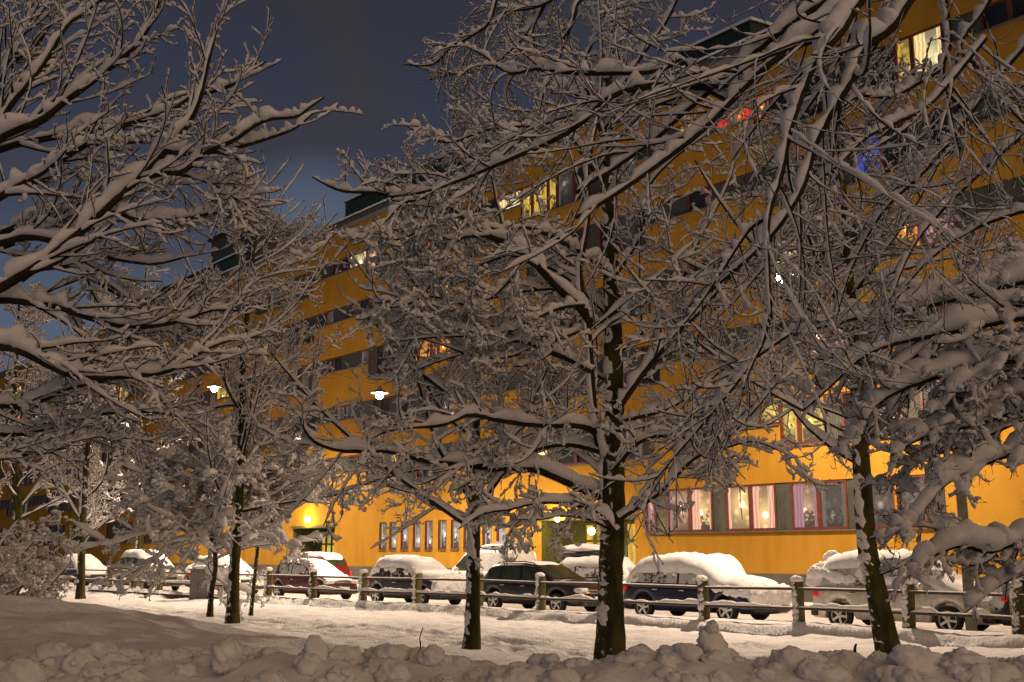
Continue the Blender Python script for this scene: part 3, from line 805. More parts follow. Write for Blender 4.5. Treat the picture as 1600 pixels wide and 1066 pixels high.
def cr(pts, ox, oy, sc=.3375): return [(ox + a * sc, oy + b * sc) for a, b in pts]

# ---- left foreground tree (trunk stands beyond the left edge)
rg = np.random.default_rng(3)
lt = [
    (cr([(-420, 1500), (-150, 1000), (0, 570), (120, 400), (200, 300), (310, 120), (390, 60), (500, -30)], 0, 0), 7.4, 7.6),
    (cr([(-480, 1250), (-200, 860), (0, 640), (180, 560), (300, 470), (450, 360), (560, 270), (650, 190), (720, 60), (745, -40)], 0, 0), 7.2, 7.0),
    (cr([(-500, 1100), (-200, 800), (0, 690), (160, 650), (330, 620), (480, 600), (640, 560), (790, 510), (900, 440), (1000, 420), (1080, 390), (1150, 340), (1230, 285)], 0, 0), 7.6, 7.9),
    (cr([(-480, 1300), (-200, 1040), (0, 910), (120, 840), (260, 750), (380, 680), (480, 640), (600, 660), (740, 640)], 0, 0), 7.0, 6.8),
    (cr([(-500, 1640), (-250, 1460), (0, 1330), (100, 1270), (200, 1210), (350, 1090), (450, 1000), (560, 900), (680, 790), (800, 660), (880, 560), (930, 440), (960, 300), (990, 190), (1010, 90)], 0, 0), 6.7, 6.7),
    (cr([(640, 830), (760, 800), (850, 790), (960, 700), (1080, 650), (1180, 580), (1260, 550), (1370, 540), (1430, 500), (1500, 450)], 0, 0), 6.7, 6.6),
    (cr([(760, 700), (900, 710), (1100, 680), (1270, 630), (1370, 590), (1460, 515)], 0, 0), 6.7, 6.9),
    (cr([(-500, 1400), (-200, 1200), (0, 1080), (200, 1010), (330, 970), (440, 930), (560, 880), (640, 870), (760, 830), (830, 850)], 0, 0), 7.5, 7.5),
    (cr([(400, 1010), (520, 980), (660, 1020), (850, 1010), (960, 990), (1100, 975), (1150, 930)], 0, 0), 6.7, 7.1),
    (cr([(700, 790), (900, 820), (1000, 860), (1080, 920), (1150, 920)], 0, 0), 6.75, 6.9),
    (cr([(-300, 180), (0, 110), (150, 50), (280, 0), (420, -60)], 0, 350), 7.4, 7.4),
    (cr([(100, 260), (180, 210), (330, 190), (430, 140), (520, 160), (700, 185), (830, 160), (880, 140)], 0, 350), 6.9, 7.3),
    (cr([(-500, 240), (-200, 160), (100, 60), (300, 100), (380, 190), (450, 260), (540, 330), (640, 370), (740, 375), (850, 355), (900, 320)], 0, 350), 7.0, 7.6),
    (cr([(-500, 500), (-250, 380), (0, 350), (120, 360), (260, 380), (400, 430), (560, 470), (720, 470), (860, 440), (980, 400), (1100, 400)], 0, 350), 6.8, 7.2),
    (cr([(-500, 560), (-250, 540), (0, 560), (100, 590), (200, 640), (330, 700), (480, 710), (640, 700), (780, 680), (900, 610), (1000, 560), (1110, 525)], 0, 350), 6.6, 6.9),
    (cr([(-100, 560), (150, 590), (300, 600), (430, 590), (520, 540), (620, 500), (700, 470)], 0, 350), 6.9, 7.4),
    (cr([(-500, 780), (-200, 830), (0, 840), (150, 830), (300, 770), (450, 730), (600, 720), (760, 760)], 0, 350), 7.1, 7.6),
    (cr([(-400, 900), (-100, 960), (100, 970), (300, 930), (460, 880), (700, 870), (860, 900)], 0, 350), 7.3, 8.0),
    (cr([(-400, 1040), (-100, 1090), (160, 1060), (330, 1000), (520, 980)], 0, 350), 7.0, 7.6),
    (cr([(-350, 1200), (-120, 700), (30, 300), (120, 120), (160, -60)], 0, 0), 7.9, 8.2),
    (cr([(-450, 900), (-200, 620), (0, 330), (150, 230), (260, 60), (330, -40)], 0, 0), 8.0, 8.3),
]
rr = [.045, .05, .05, .05, .058, .032, .028, .045, .026, .018, .036, .03, .045, .05, .05, .032, .042, .034, .03, .05, .045]
base = at(-420, 864, 7.3); bx, by = float(base[0]), float(base[1]); bz = tz(bx, by)
root = empty('snowy_tree', (bx, by, bz), 0, 'nearest tree on the left, its heavy snow-laden boughs reaching in from the left edge', 'tree', 'snow-laden trees')
off = (bx, by, bz)
top = at(-420, 300, 7.6)
Pt, Rt = trunk_mesh(root, [(bx, by, bz - .1), (bx + .05, by, 1.6), (bx + .02, by + .1, 2.6), tuple(top), (bx - .1, by + .3, 7.2)], [.24, .21, .18, .11, .05], rg, BARKM, off)
limbs = []
for (pl_, y0, y1), r in zip(lt, rr): limbs.append((pl_, y0, y1, r * .72, .006))
P, R, ids = px_limbs(limbs, 30)
for i in range(len(limbs)):       # tie far ends to the trunk
    if lt[i][0][0][0] < -80:
        zt = min(max(P[i, 0, 2] - .5, 1.2), 5.5); j = np.argmin(np.abs(Pt[:, 2] - zt)); P[i, 0] = Pt[j]; P[i, 1] = (P[i, 0] + P[i, 2]) / 2
lv = [(P, R, ids)]
l1 = children(P, R, ids, rg, 19, .20, (14, 40), 10, up=.03, wig=.045, rf=.4, t0=.2, lmin=.35, lmax=1.7, rmin=.0045, flat=.7, curl=.5, hook=.3)
l2 = children(*l1, rg, 6, .36, (25, 55), 7, up=.14, wig=.05, rf=.6, t0=.10, lmin=.12, lmax=.6, rmin=.0033, curl=.5, hook=.5)
l3 = children(*l2, rg, 1, .4, (30, 50), 4, up=.2, wig=.05, rf=.7, t0=.3, lmin=.05, lmax=.16, rmin=.0028, curl=.4)
lv += [l1, l2, l3]
build_parts(root, lv, rg, (1.3, 1.0, .8, .6), BARK, off=off, gap=.10, wid=.5, amp=.75, maxth=.115, mn=.021, soft=1)

# ---- centre tree
rg = np.random.default_rng(8)
YC = 17.9
b0 = at(956, 1030, YC); off = (float(b0[0]), float(b0[1]), tz(b0[0], b0[1]))
root = empty('snowy_tree', off, 0, 'big tree with the thick dark trunk standing right of the middle of the picture', 'tree', 'snow-laden trees')
tp = [(956, 1040), (955, 930), (958, 850), (960, 780), (962, 700), (960, 600), (958, 500), (955, 400), (950, 300), (945, 200), (955, 60), (962, -80), (968, -200)]
P0t, R0t = trunk_mesh(root, [at(x, y, YC + .02 * i) for i, (x, y) in enumerate(tp)], [.215, .20, .195, .185, .165, .16, .15, .13, .115, .095, .07, .05, .03], rg, BARKM, off, S=60, side=.42)
st2 = [(950, 800), (946, 776), (943, 725), (929, 648), (923, 573), (919, 506), (912, 470), (907, 419), (916, 369), (921, 318), (919, 261), (935, 180), (940, 80), (930, -60)]
A = lambda p: cr(p, 440, 506); B = lambda p: cr(p, 440, 200); D_ = lambda p: cr(p, 560, 0); E_ = lambda p: [(960 + a * .4, b * .4) for a, b in p]; G_ = lambda p: [(960 + a * .4, 400 + b * .4) for a, b in p]
cl = [
    (st2, 17.6, 16.8, .085, .02),
    (A([(1500, 810), (1380, 760), (1250, 700), (1150, 670), (1000, 670), (830, 650), (650, 630), (500, 590), (300, 590), (180, 560), (110, 500), (70, 380)]), 17.8, 15.6, .10, .012),
    (A([(1470, 560), (1450, 500), (1380, 470), (1250, 470), (1100, 460), (980, 440), (870, 420), (740, 470), (600, 480), (480, 500), (400, 540)]), 17.6, 15.6, .085, .012),
    (A([(1500, 600), (1350, 560), (1220, 570), (1100, 610), (1000, 640), (860, 660), (700, 690)]), 17.8, 16.5, .065, .01),
    (A([(1540, 960), (1480, 890), (1400, 850), (1300, 830), (1180, 830), (1050, 860), (930, 880), (820, 950)]), 17.6, 16, .055, .01),
    (A([(1520, 950), (1420, 905), (1300, 890), (1200, 905), (1090, 905)]), 17.6, 16.6, .035, .008),
    (A([(1430, 220), (1300, 150), (1200, 110), (1100, 80), (940, 90), (800, 40), (650, 60)]), 17.3, 16.4, .06, .01),
    (B([(1430, 900), (1380, 830), (1280, 740), (1150, 600), (1060, 540), (960, 500), (860, 430), (760, 370), (680, 330), (580, 330), (440, 300), (300, 295), (220, 270), (140, 225)]), 17.4, 15.2, .095, .012),
    (B([(1540, 700), (1430, 600), (1340, 550), (1230, 490), (1130, 460), (1000, 470), (860, 420)]), 17.9, 16.4, .07, .012),
    (B([(860, 430), (760, 370), (650, 470), (520, 520), (460, 510)]), 15.9, 15.4, .035, .01),
    (B([(620, 335), (560, 350), (480, 430), (380, 480), (235, 490)]), 15.5, 15.0, .03, .01),
    (B([(1180, 640), (1120, 620), (1040, 720), (960, 790), (860, 820), (700, 780), (560, 800), (460, 790)]), 16.3, 15.6, .045, .01),
    (B([(960, 500), (830, 510), (760, 590), (710, 700), (620, 800), (500, 830), (460, 790)]), 16, 15.4, .035, .01),
    (B([(1400, 820), (1300, 830), (1180, 880), (1060, 940), (900, 960), (700, 970), (500, 990)]), 17.2, 16, .05, .01),
    (B([(1500, 880), (1330, 960), (1200, 1000), (1050, 1060), (900, 1060), (760, 1010), (600, 960)]), 17.6, 16.2, .05, .01),
    (D_([(1150, 740), (1180, 550), (1250, 350), (1420, 110), (1500, -60)]), 17.8, 16.5, .06, .015),
    (D_([(1140, 650), (1060, 480), (900, 380), (820, 250), (760, 90), (720, -60)]), 17.6, 16.2, .05, .012),
    (D_([(1130, 560), (1040, 350), (1090, 180), (1150, 40), (1180, -60)]), 17.8, 17.5, .045, .012),
    (D_([(1100, 800), (980, 640), (860, 580), (700, 590), (600, 600), (420, 660), (320, 630)]), 17.4, 15.8, .05, .01),
    (D_([(860, 580), (700, 690), (600, 790), (520, 880), (430, 930)]), 16.2, 15.6, .03, .008),
    ([(965, 640), (1000, 590), (1040, 540), (1100, 480), (1170, 400), (1230, 360), (1300, 320)], 17.8, 16.5, .075, .012),
    ([(962, 730), (1000, 690), (1050, 680), (1120, 700), (1180, 690), (1250, 720)], 17.7, 16.4, .055, .01),
    ([(970, 810), (1030, 770), (1080, 720), (1130, 690), (1180, 640), (1220, 590)], 17.6, 16, .055, .01),
    ([(955, 440), (1000, 370), (1010, 300), (1050, 250), (1120, 200)], 17.8, 17, .05, .012),
    ([(960, 560), (1040, 480), (1090, 380), (1140, 280), (1160, 180)], 18.0, 18.4, .05, .012),
    ([(960, 660), (1040, 640), (1100, 600), (1160, 560), (1240, 560)], 18.0, 18.6, .05, .01),
    ([(958, 500), (880, 430), (800, 400), (720, 420), (620, 400)], 18.2, 19, .05, .01),
    ([(960, 600), (880, 560), (800, 540), (700, 560), (600, 600)], 18.2, 19, .05, .01),
]
P, R, ids = px_limbs(cl, 26); R = R * .82
lv = [(P, R, ids)]
l1 = children(P, R, ids, rg, 15, .29, (28, 66), 10, up=.12, wig=.035, rf=.42, t0=.12, lmin=.7, lmax=2.7, rmin=.0095, curl=.8, hook=.9)
l2 = children(*l1, rg, 6, .50, (28, 62), 8, up=.08, wig=.03, rf=.65, t0=.10, lmin=.35, lmax=1.4, rmin=.0065, curl=.9, hook=1.3)
l3 = children(*l2, rg, 3, .40, (28, 58), 5, up=.15, wig=.03, rf=.7, t0=.2, lmin=.12, lmax=.5, rmin=.0055, curl=.7, hook=1.0)
build_parts(root, lv + [l1, l2, l3], rg, (1.3, 1.25, 1.1, .85), BARK, off=off, gap=.10, wid=.52, amp=.8, maxth=.20, mn=.040, soft=1)

# ---- overhead tree on the right (trunk beyond the right edge)
UPW = nrm(np.array([-.55, -.06, 1.0]))
rg = np.random.default_rng(15)
rt = [
    ([(1560, -180), (1420, -80), (1292, 0), (1216, 52), (1140, 116), (1068, 176), (1020, 220), (960, 262), (900, 300)], 7.4, 7.0, .032, .010),
    ([(1560, -200), (1440, -80), (1348, 0), (1264, 60), (1200, 100), (1148, 152), (1096, 204), (1040, 248), (960, 304), (900, 340)], 7.2, 6.7, .036, .012),
    ([(1560, -220), (1420, -100), (1344, 0), (1312, 52), (1276, 92), (1252, 148), (1232, 208), (1220, 272), (1200, 340), (1200, 420), (1205, 500)], 6.6, 6.3, .036, .009),
    ([(1600, -160), (1480, -70), (1420, 0), (1392, 44), (1348, 76), (1332, 120), (1296, 180), (1272, 228), (1252, 296), (1208, 364), (1150, 420), (1090, 470)], 6.9, 6.6, .042, .010),
    ([(1560, -200), (1480, -40), (1484, 60), (1472, 108), (1484, 176), (1500, 250)], 7.6, 7.6, .03, .008),
    (cr([(1700, 460), (1600, 400), (1500, 280), (1380, 330), (1150, 340), (1000, 340), (820, 320), (700, 340), (600, 270), (500, 210)], 560, 0), 7.1, 7.3, .020, .007),
    (cr([(1760, 380), (1600, 400), (1400, 390), (1230, 420), (1120, 480), (1030, 570), (900, 650), (740, 720), (600, 780), (480, 830), (300, 890), (130, 910)], 560, 0), 7.0, 7.6, .028, .008),
    ([(1600, -100), (1540, 10), (1500, 72), (1536, 112), (1576, 168), (1640, 230)], 7.8, 7.8, .02, .007),
    ([(1472, 108), (1432, 132), (1392, 152), (1340, 152), (1290, 190)], 7.6, 7.2, .015, .006),
    ([(1540, 60), (1456, 160), (1400, 192), (1352, 216), (1312, 256), (1264, 296), (1230, 350)], 7.5, 7.2, .018, .006),
    (cr([(1200, -60), (1030, 0), (990, 110), (950, 180), (930, 270), (860, 420), (840, 520)], 560, 0), 8.2, 8.4, .016, .006),
    (cr([(1000, -80), (860, 20), (710, 50), (620, 30)], 560, 0), 8.2, 8.6, .014, .006),
    (cr([(900, -60), (820, 100), (700, 240), (600, 300), (330, 370)], 560, 0), 8.4, 8.8, .014, .006),
    (cr([(640, 0), (600, 110), (500, 180), (420, 230), (340, 300), (215, 300)], 560, 0), 8.4, 8.6, .013, .006),
    ([(1200, 340), (1170, 360), (1130, 420), (1090, 480), (1040, 540)], 6.4, 6.6, .014, .005),
    ([(1205, 470), (1190, 540), (1150, 600), (1100, 660), (1040, 730), (990, 790)], 6.4, 6.6, .013, .005),
    ([(1236, 520), (1180, 560), (1150, 590), (1120, 640), (1110, 680)], 6.6, 6.6, .012, .005),
    ([(1700, 150), (1600, 210), (1500, 300), (1430, 380), (1390, 470)], 8.2, 8.2, .025, .006),
    ([(1700, -40), (1560, 120), (1460, 250), (1380, 330), (1330, 420), (1300, 520)], 8.6, 8.6, .025, .006),
    ([(1700, 320), (1600, 330), (1500, 370), (1420, 440), (1360, 540)], 8.4, 8.6, .02, .006),
]
base = at(1960, 864, 7.6); bx, by = float(base[0]), float(base[1]); bz = tz(bx, by); off = (bx, by, bz)
root = empty('snowy_tree', off, 0, 'near tree whose thick snowy limbs slant down from the top right corner', 'tree', 'snow-laden trees')
Pt, Rt = trunk_mesh(root, [(bx, by, bz - .1), (bx - .1, by, 2), tuple(at(1900, 100, 7.5)), tuple(at(1820, -220, 7.4)), tuple(at(1800, -420, 7.4))], [.26, .22, .17, .11, .05], rg, BARKM, off)
P, R, ids = px_limbs(rt, 30); R = R * 1.12
for i in range(len(rt)):
    x0, y0 = rt[i][0][0]
    if x0 > 1540:
        zt = min(max(P[i, 0, 2] - .2, 2), 6.2); j = np.argmin(np.abs(Pt[:, 2] - zt)); P[i, 0] = Pt[j]; P[i, 1] = (P[i, 0] + P[i, 2]) / 2
l1 = children(P, R, ids, rg, 14, .29, (25, 66), 12, up=-.22, wig=.03, rf=.42, t0=.2, lmin=.45, lmax=2.0, rmin=.0052, curl=.9, hook=.2)
l2 = children(*l1, rg, 4, .6, (28, 62), 8, up=-.1, wig=.03, rf=.6, t0=.12, lmin=.2, lmax=.9, rmin=.0036, curl=.9, hook=.4)
l3 = children(*l2, rg, 1, .5, (30, 70), 5, up=.05, wig=.06, rf=.7, t0=.3, lmin=.08, lmax=.35, rmin=.003, curl=.8)
build_parts(root, [(P, R, ids), l1, l2, l3], rg, (1.4, .95, .5, .3), BARK, off=off, gap=.22, wid=.52, amp=.9, maxth=.15, mn=.019, soft=1)

# ---- clumpy tree coming in from the right edge
UPW = nrm(np.array([-.16, -.10, 1.0]))
rg = np.random.default_rng(22)
rc = [
    (G_([(2000, 140), (1800, 80), (1600, 100), (1400, 150), (1200, 200), (1000, 230), (800, 280), (700, 310)]), 10.5, 10.2, .045, .012),
    (G_([(2000, 300), (1800, 220), (1600, 240), (1350, 290), (1100, 340), (960, 400), (850, 500), (740, 600)]), 10.2, 9.8, .045, .012),
    (G_([(2000, 480), (1800, 380), (1600, 400), (1300, 460), (1080, 540), (990, 620), (960, 700)]), 10.2, 9.8, .045, .012),
    (G_([(2000, 700), (1800, 580), (1600, 600), (1400, 660), (1200, 710), (1080, 780)]), 10.4, 9.8, .04, .012),
    (G_([(2000, 860), (1800, 740), (1600, 760), (1400, 830), (1280, 900), (1180, 1020), (1120, 1080)]), 10.4, 9.6, .035, .01),
    ([(1760, 850), (1660, 830), (1600, 843), (1560, 858), (1545, 863), (1500, 853), (1460, 866), (1420, 880), (1375, 898)], 10.2, 9.6, .035, .01),
    ([(1760, 880), (1680, 880), (1600, 897), (1550, 922), (1520, 950)], 10.2, 10.0, .022, .008),
    ([(1760, 620), (1640, 640), (1520, 690), (1440, 720), (1400, 760)], 10.8, 10.6, .03, .01),
    ([(1760, 540), (1640, 560), (1520, 560), (1430, 600), (1370, 640)], 11, 10.8, .03, .01),
    ([(1760, 500), (1680, 470), (1580, 480), (1480, 520), (1400, 580), (1360, 600)], 10.3, 10.0, .03, .01),
    ([(1760, 640), (1680, 600), (1580, 620), (1500, 640), (1440, 690)], 10.2, 10.0, .03, .01),
    ([(1760, 560), (1690, 530), (1600, 545), (1520, 590), (1470, 640)], 10.0, 9.8, .03, .01),
    ([(1760, 420), (1660, 400), (1560, 430), (1450, 470), (1400, 520)], 11, 10.8, .03, .01),
]
base = at(1800, 864, 10.4); bx, by = float(base[0]), float(base[1]); bz = tz(bx, by); off = (bx, by, bz)
root = empty('snowy_tree', off, 0, 'bushy tree at the right edge with lumpy snow pillows hanging over the white car', 'tree', 'snow-laden trees')
Pt, Rt = trunk_mesh(root, [(bx, by, bz - .1), (bx + .1, by, 1.4), tuple(at(1790, 600, 10.5)), tuple(at(1780, 340, 10.6))], [.16, .14, .10, .05], rg, BARKM, off)
P, R, ids = px_limbs(rc, 26)
for i in range(len(rc)):
    j = np.argmin(np.abs(Pt[:, 2] - (P[i, 0, 2] - .2))); P[i, 0] = Pt[j]; P[i, 1] = (P[i, 0] + P[i, 2]) / 2
l1 = children(P, R, ids, rg, 22, .2, (28, 60), 10, up=.02, wig=.06, rf=.5, t0=.12, lmin=.3, lmax=1.1, rmin=.005, curl=.6)
l2 = children(*l1, rg, 5, .32, (30, 65), 7, up=.05, wig=.08, rf=.6, t0=.1, lmin=.12, lmax=.32, rmin=.0042, curl=.6)
l3 = children(*l2, rg, 4, .7, (30, 70), 3, up=.1, wig=.12, rf=.7, t0=.2, lmin=.08, lmax=.26, rmin=.003)
build_parts(root, [(P, R, ids), l1, l2], rg, (1.75, 1.45, .55), BARK, off=off, gap=.05, wid=.66, amp=.62, maxth=.125, mn=.044, ns=(10, 9, 8), Sx=2, jt=.10, soft=2)
v, f = tubes(l3[0], l3[1], 3); o = npmesh('twigs', v, f, BARK, root, True, off)

# ---- generic tree: trunk in pixels, everything else grown
def grown(seed, trunk, Y, rad, label, nl, llen, lang, load, k=(8, 7, 3), tz0=.3, up=.25, bark=BARKF, by_limb=True, rmin=.006, snow=True, gap=.15, wid=.55, amp=.5, mn=.03, maxth=.15, lf=(.38, .42, .5), wig=.15, lpow=1.0, tside=.42, jt=.22, soft=1, ns=(6, 5, 4, 4), curl=.7, hook=.5, group='snow-laden trees', name='snowy_tree', cat='tree', lup=None):
    rg = np.random.default_rng(seed)
    b = at(trunk[0][0], trunk[0][1], Y); off = (float(b[0]), float(b[1]), min(tz(b[0], b[1]), float(b[2])))
    root = empty(name, off, 0, label, cat, group)
    pts = [at(x, y, Y) for x, y in trunk]
    Pt, Rt = trunk_mesh(root, pts, rad, rg, BARKM, off, S=40, n=12, side=tside)
    ids0 = np.zeros(1, int)
    l0 = children(Pt[None], np.maximum(Rt[None], .02), ids0, rg, nl, 0.0, lang, 12, up=up if lup is None else lup, wig=wig * .5, rf=.34, t0=tz0, lmin=llen, lmax=llen, rmin=.014, curl=.7, hook=.6, thin=False)
    P, R, _ = l0
    # taper limb length towards the top: shorten about the root
    t = np.linspace(0, 1, nl); sc = (1.0 - .72 * t ** lpow) * (.75 + .5 * rg.random(nl))
    P = P[:, :1] + (P - P[:, :1]) * sc[:, None, None]
    kp = np.ones(nl, bool)
    for cx, cy, rx, ry, pr in OPEN:
        if pr < 1: continue
        for q in (3, 6, 9, 12):
            x, y = project(P[:, q]); kp &= ~(((x - cx) / rx) ** 2 + ((y - cy) / ry) ** 2 < 1)
    P, R = P[kp], R[kp]; nl = len(P); ids = np.arange(nl); lv = [(P, R, ids)]
    cur = (P, R, ids)
    for q, kk in enumerate(k):
        cur = children(*cur, rg, kk, lf[min(q, 2)], (28, 65), (7, 4, 3)[min(q, 2)], up=up, wig=wig, rf=.55, t0=.15, lmin=(.4, .2, .12)[min(q, 2)], lmax=(2.6, 1.2, .45)[min(q, 2)], rmin=max(rmin * (1, .8, .65)[min(q, 2)], .003), curl=curl, hook=hook)
        lv.append(cur)
    build_parts(root, lv, rg, load, bark, nb=(5, 4, 3, 3), ns=ns, jt=jt, soft=soft, by_limb=by_limb, off=off, gap=gap, wid=wid, amp=amp, mn=mn, maxth=maxth, Sx=1.6, lname='limb' if by_limb else 'crown')
    return root

grown(31, [(1387, 1024), (1370, 930), (1355, 850), (1345, 700), (1340, 600), (1330, 480), (1320, 380), (1312, 200), (1310, 40)], 19.2, [.185, .175, .165, .145, .13, .11, .09, .07, .04],
      'leaning tree with a dark trunk in front of the white car on the right', 36, 5.2, (45, 80), (1.35, 1.15, .9, .75), k=(10, 7, 3), tz0=.34, mn=.036, gap=.2, rmin=.009, wid=.55, wig=.045)
grown(32, [(738, 1014), (740, 930), (741, 850), (740, 740), (742, 640), (735, 520), (738, 400), (745, 300), (742, 190)], 20.3, [.135, .128, .122, .112, .10, .085, .065, .04, .015],
      'slim tree with a straight mossy trunk in front of the black estate car', 38, 4.8, (42, 78), (1.3, 1.15, .9, .75), k=(10, 7, 3), tz0=.26, mn=.034, gap=.2, rmin=.008, wid=.55, wig=.045)
grown(33, [(364, 974), (366, 900), (372, 800), (378, 680), (380, 560), (388, 460), (398, 380), (405, 320), (408, 290)], 27.6, [.145, .13, .12, .105, .09, .07, .045, .028, .012],
      'tall tree with upright thin top twigs before the left part of the facade', 52, 5.2, (35, 74), (1.1, 1.1, .9, .75), k=(10, 8, 3), tz0=.16, mn=.040, gap=.2, rmin=.010, up=.3, lpow=.7, wid=.55, wig=.045)
grown(34, [(126, 936), (128, 860), (132, 760), (140, 660), (150, 560), (158, 480)], 43, [.15, .14, .125, .10, .07, .03],
      'tree with a straight mossy trunk at the left end of the fence', 26, 5.0, (40, 75), 1.0, k=(9, 8, 2), tz0=.2, mn=.045, gap=.15, rmin=.013)
grown(35, [(30, 910), (28, 800), (20, 680), (25, 560), (30, 470)], 48, [.2, .18, .15, .1, .04],
      'snowy tree farthest to the left, half hidden by the shrubs', 24, 5.5, (40, 75), 1.1, k=(9, 8, 2), tz0=.2, mn=.05, gap=.15, rmin=.014)
grown(36, [(215, 906), (220, 820), (228, 720), (222, 600), (226, 470), (228, 400)], 62, [.2, .18, .15, .1, .06, .02],
      'far tree with a fine pale crown in front of the gabled green roof', 26, 5.4, (35, 65), 1.1, k=(9, 8, 2), tz0=.2, mn=.055, gap=.15, rmin=.016, up=.35)
# small bushy tree heaped with snow on the left
grown(39, [(328, 964), (331, 920), (337, 880), (330, 830), (318, 770), (300, 720)], 28.4, [.075, .065, .06, .05, .04, .02],
      'small bent tree heaped with thick snow pillows beside the grey cabinet', 30, 3.0, (45, 88), (1.5, 1.45, .8, .6), k=(10, 7, 2), tz0=.40, mn=.075, gap=.12, wid=.85, amp=.7, maxth=.14, rmin=.007, up=.05, ns=(8, 7, 7, 6), jt=.12, soft=2, wig=.09, lpow=3, lup=-.12, tside=.3)
grown(40, [(392, 962), (400, 880), (408, 800), (404, 740)], 29.5, [.05, .045, .035, .02],
      'low snow-heaped sapling right of the trunk by the grey cabinet', 20, 2.2, (45, 88), (1.5, 1.45, .8, .6), k=(9, 7, 2), tz0=.45, mn=.075, gap=.12, wid=.85, amp=.7, maxth=.14, rmin=.007, up=.05, ns=(8, 7, 7, 6), jt=.12, soft=2, wig=.09, lpow=3, tside=.3)

# ---- shrubs at the far left: many stems from the ground
def shrub(seed, px, py, Y, label, nst, h, load):
    rg = np.random.default_rng(seed); b = at(px, py, Y); off = (float(b[0]), float(b[1]), tz(b[0], b[1]) - .05)
    root = empty('snowy_shrub', off, 0, label, 'shrub', 'snow-covered shrubs on the left')
    P = []; 
    for i in range(nst):
        a = rg.random() * 2 * PI; lean = .2 + .55 * rg.random(); d = np.array([math.cos(a) * lean, math.sin(a) * lean, 1.0]); d /= np.linalg.norm(d)
        p = np.array(off) + np.array([math.cos(a), math.sin(a), 0]) * .35 * rg.random(); pts = [p]; L = h * (.6 + .5 * rg.random())
        for s in range(10): d = d + rg.normal(size=3) * .08; d /= np.linalg.norm(d); p = p + d * L / 10; pts.append(p)
        P.append(pts)
    P = np.array(P); R = np.linspace(.035, .012, 11)[None] * np.ones((nst, 1)); ids = np.arange(nst)
    l1 = children(P, R, ids, rg, 9, .36, (25, 65), 6, up=.0, wig=.18, rf=.5, t0=.3, lmin=.3, lmax=1.4, rmin=.008)
    l2 = children(*l1, rg, 7, .42, (30, 70), 4, up=.0, wig=.2, rf=.6, t0=.15, lmin=.15, lmax=.6, rmin=.006)
    l3 = children(*l2, rg, 2, .5, (30, 70), 3, up=.0, wig=.2, rf=.7, t0=.3, lmin=.1, lmax=.3, rmin=.005)
    build_parts(root, [(P, R, ids), l1, l2, l3], rg, (load, load * .95, load * .7, load * .5), BARKF, nb=(5, 4, 3, 3), ns=(8, 7, 6, 5), by_limb=True, off=off, gap=.15, wid=.8, amp=.7, mn=.06, maxth=.14, Sx=1.8, lname='stem', jt=.14, soft=2)
shrub(51, -12, 926, 25, 'tall snow-covered shrub of many stems at the left edge behind the mound', 16, 2.7, 1.2)
shrub(52, -110, 930, 22, 'snow-covered shrub half cut off by the left edge', 14, 3.2, 1.2)

# ------------------------------------------------------------------ snow bank and chunks
def ico(sub):
    me = bpy.data.meshes.new('tmp'); import bmesh
    bm = bmesh.new(); bmesh.ops.create_icosphere(bm, subdivisions=sub, radius=1); bm.to_mesh(me); bm.free()
    V = np.empty(len(me.vertices) * 3, np.float32); me.vertices.foreach_get('co', V); V = V.reshape(-1, 3)
    Fq = np.array([p.vertices[:] for p in me.polygons], np.int32); bpy.data.meshes.remove(me); return V, Fq
IV4, IF = ico(4); IV3, IF3 = ico(3)
def lump(c, r, seed, sc=(1, 1, .8), rough=.5, planes=5, mesh=None):
    IV = (mesh or (IV4, IF))[0]
    rg = np.random.default_rng(seed); o = rg.random(3) * 50
    n = fbm(IV[:, 0] * 1.3 + o[0] + IV[:, 2] * .7, IV[:, 1] * 1.3 + o[1] - IV[:, 2] * .9, seed, 3) + .5 * fbm(IV[:, 0] * 4 + IV[:, 2] * 3 + o[2], IV[:, 1] * 4 - IV[:, 2] * 2, seed + 9, 3) + .3 * fbm(IV[:, 0] * 11 + IV[:, 2] * 8, IV[:, 1] * 11 - IV[:, 2] * 6, seed + 19, 3)
    # angular chunk: clip by a few planes
    V = IV * (1 + rough * n)[:, None]
    for k in range(planes):
        d = rg.normal(size=3); d /= np.linalg.norm(d); lim = .66 + .2 * rg.random(); e = V @ d; V = V - np.where(e > lim, (e - lim) * .8, 0)[:, None] * d
    return V * np.array(sc) * r + np.array(c)
rgb = np.random.default_rng(77)
# the ridge itself
xs = np.linspace(-9, 9, 400); yy = np.linspace(5.0, 9.6, 90)
X, Y = np.meshgrid(xs, yy)
cr_ = .68 + .10 * np.interp(X, [-9, -3, -1.5, 9], [.35, .3, .1, 0])
Z = cr_ * np.exp(-np.abs((Y - 7.6 - .3 * (vnoise(X * .8, X * 0, 3) - .5)) / 1.15) ** 2.2) + .24 + .0
Z = (Z - .24) * (1 + .25 * fbm(X * 1.5, Y * 1.5, 61, 4)) + .22 + .20 * fbm(X * 2.6, Y * 2.6, 71, 4)
Z = np.where((Y > 9.2), Z - (Y - 9.2) * 1.2, Z)
V = [np.stack([X, Y, Z], -1).reshape(-1, 3)]; n = len(xs)
i = np.arange(len(yy) - 1)[:, None] * n + np.arange(n - 1)[None, :]
Fr = np.stack([i, i + 1, i + n + 1, i + n], -1).reshape(-1, 4)
Vl, Fl = [], []; nv = len(V[0])
from math import floor
def bankz(x, y):
    a = int(min(max((x + 9) / 18 * 399, 0), 399)); b = int(min(max((y - 5.0) / 4.6 * 89, 0), 89)); return float(Z[b, a])
bigs = []
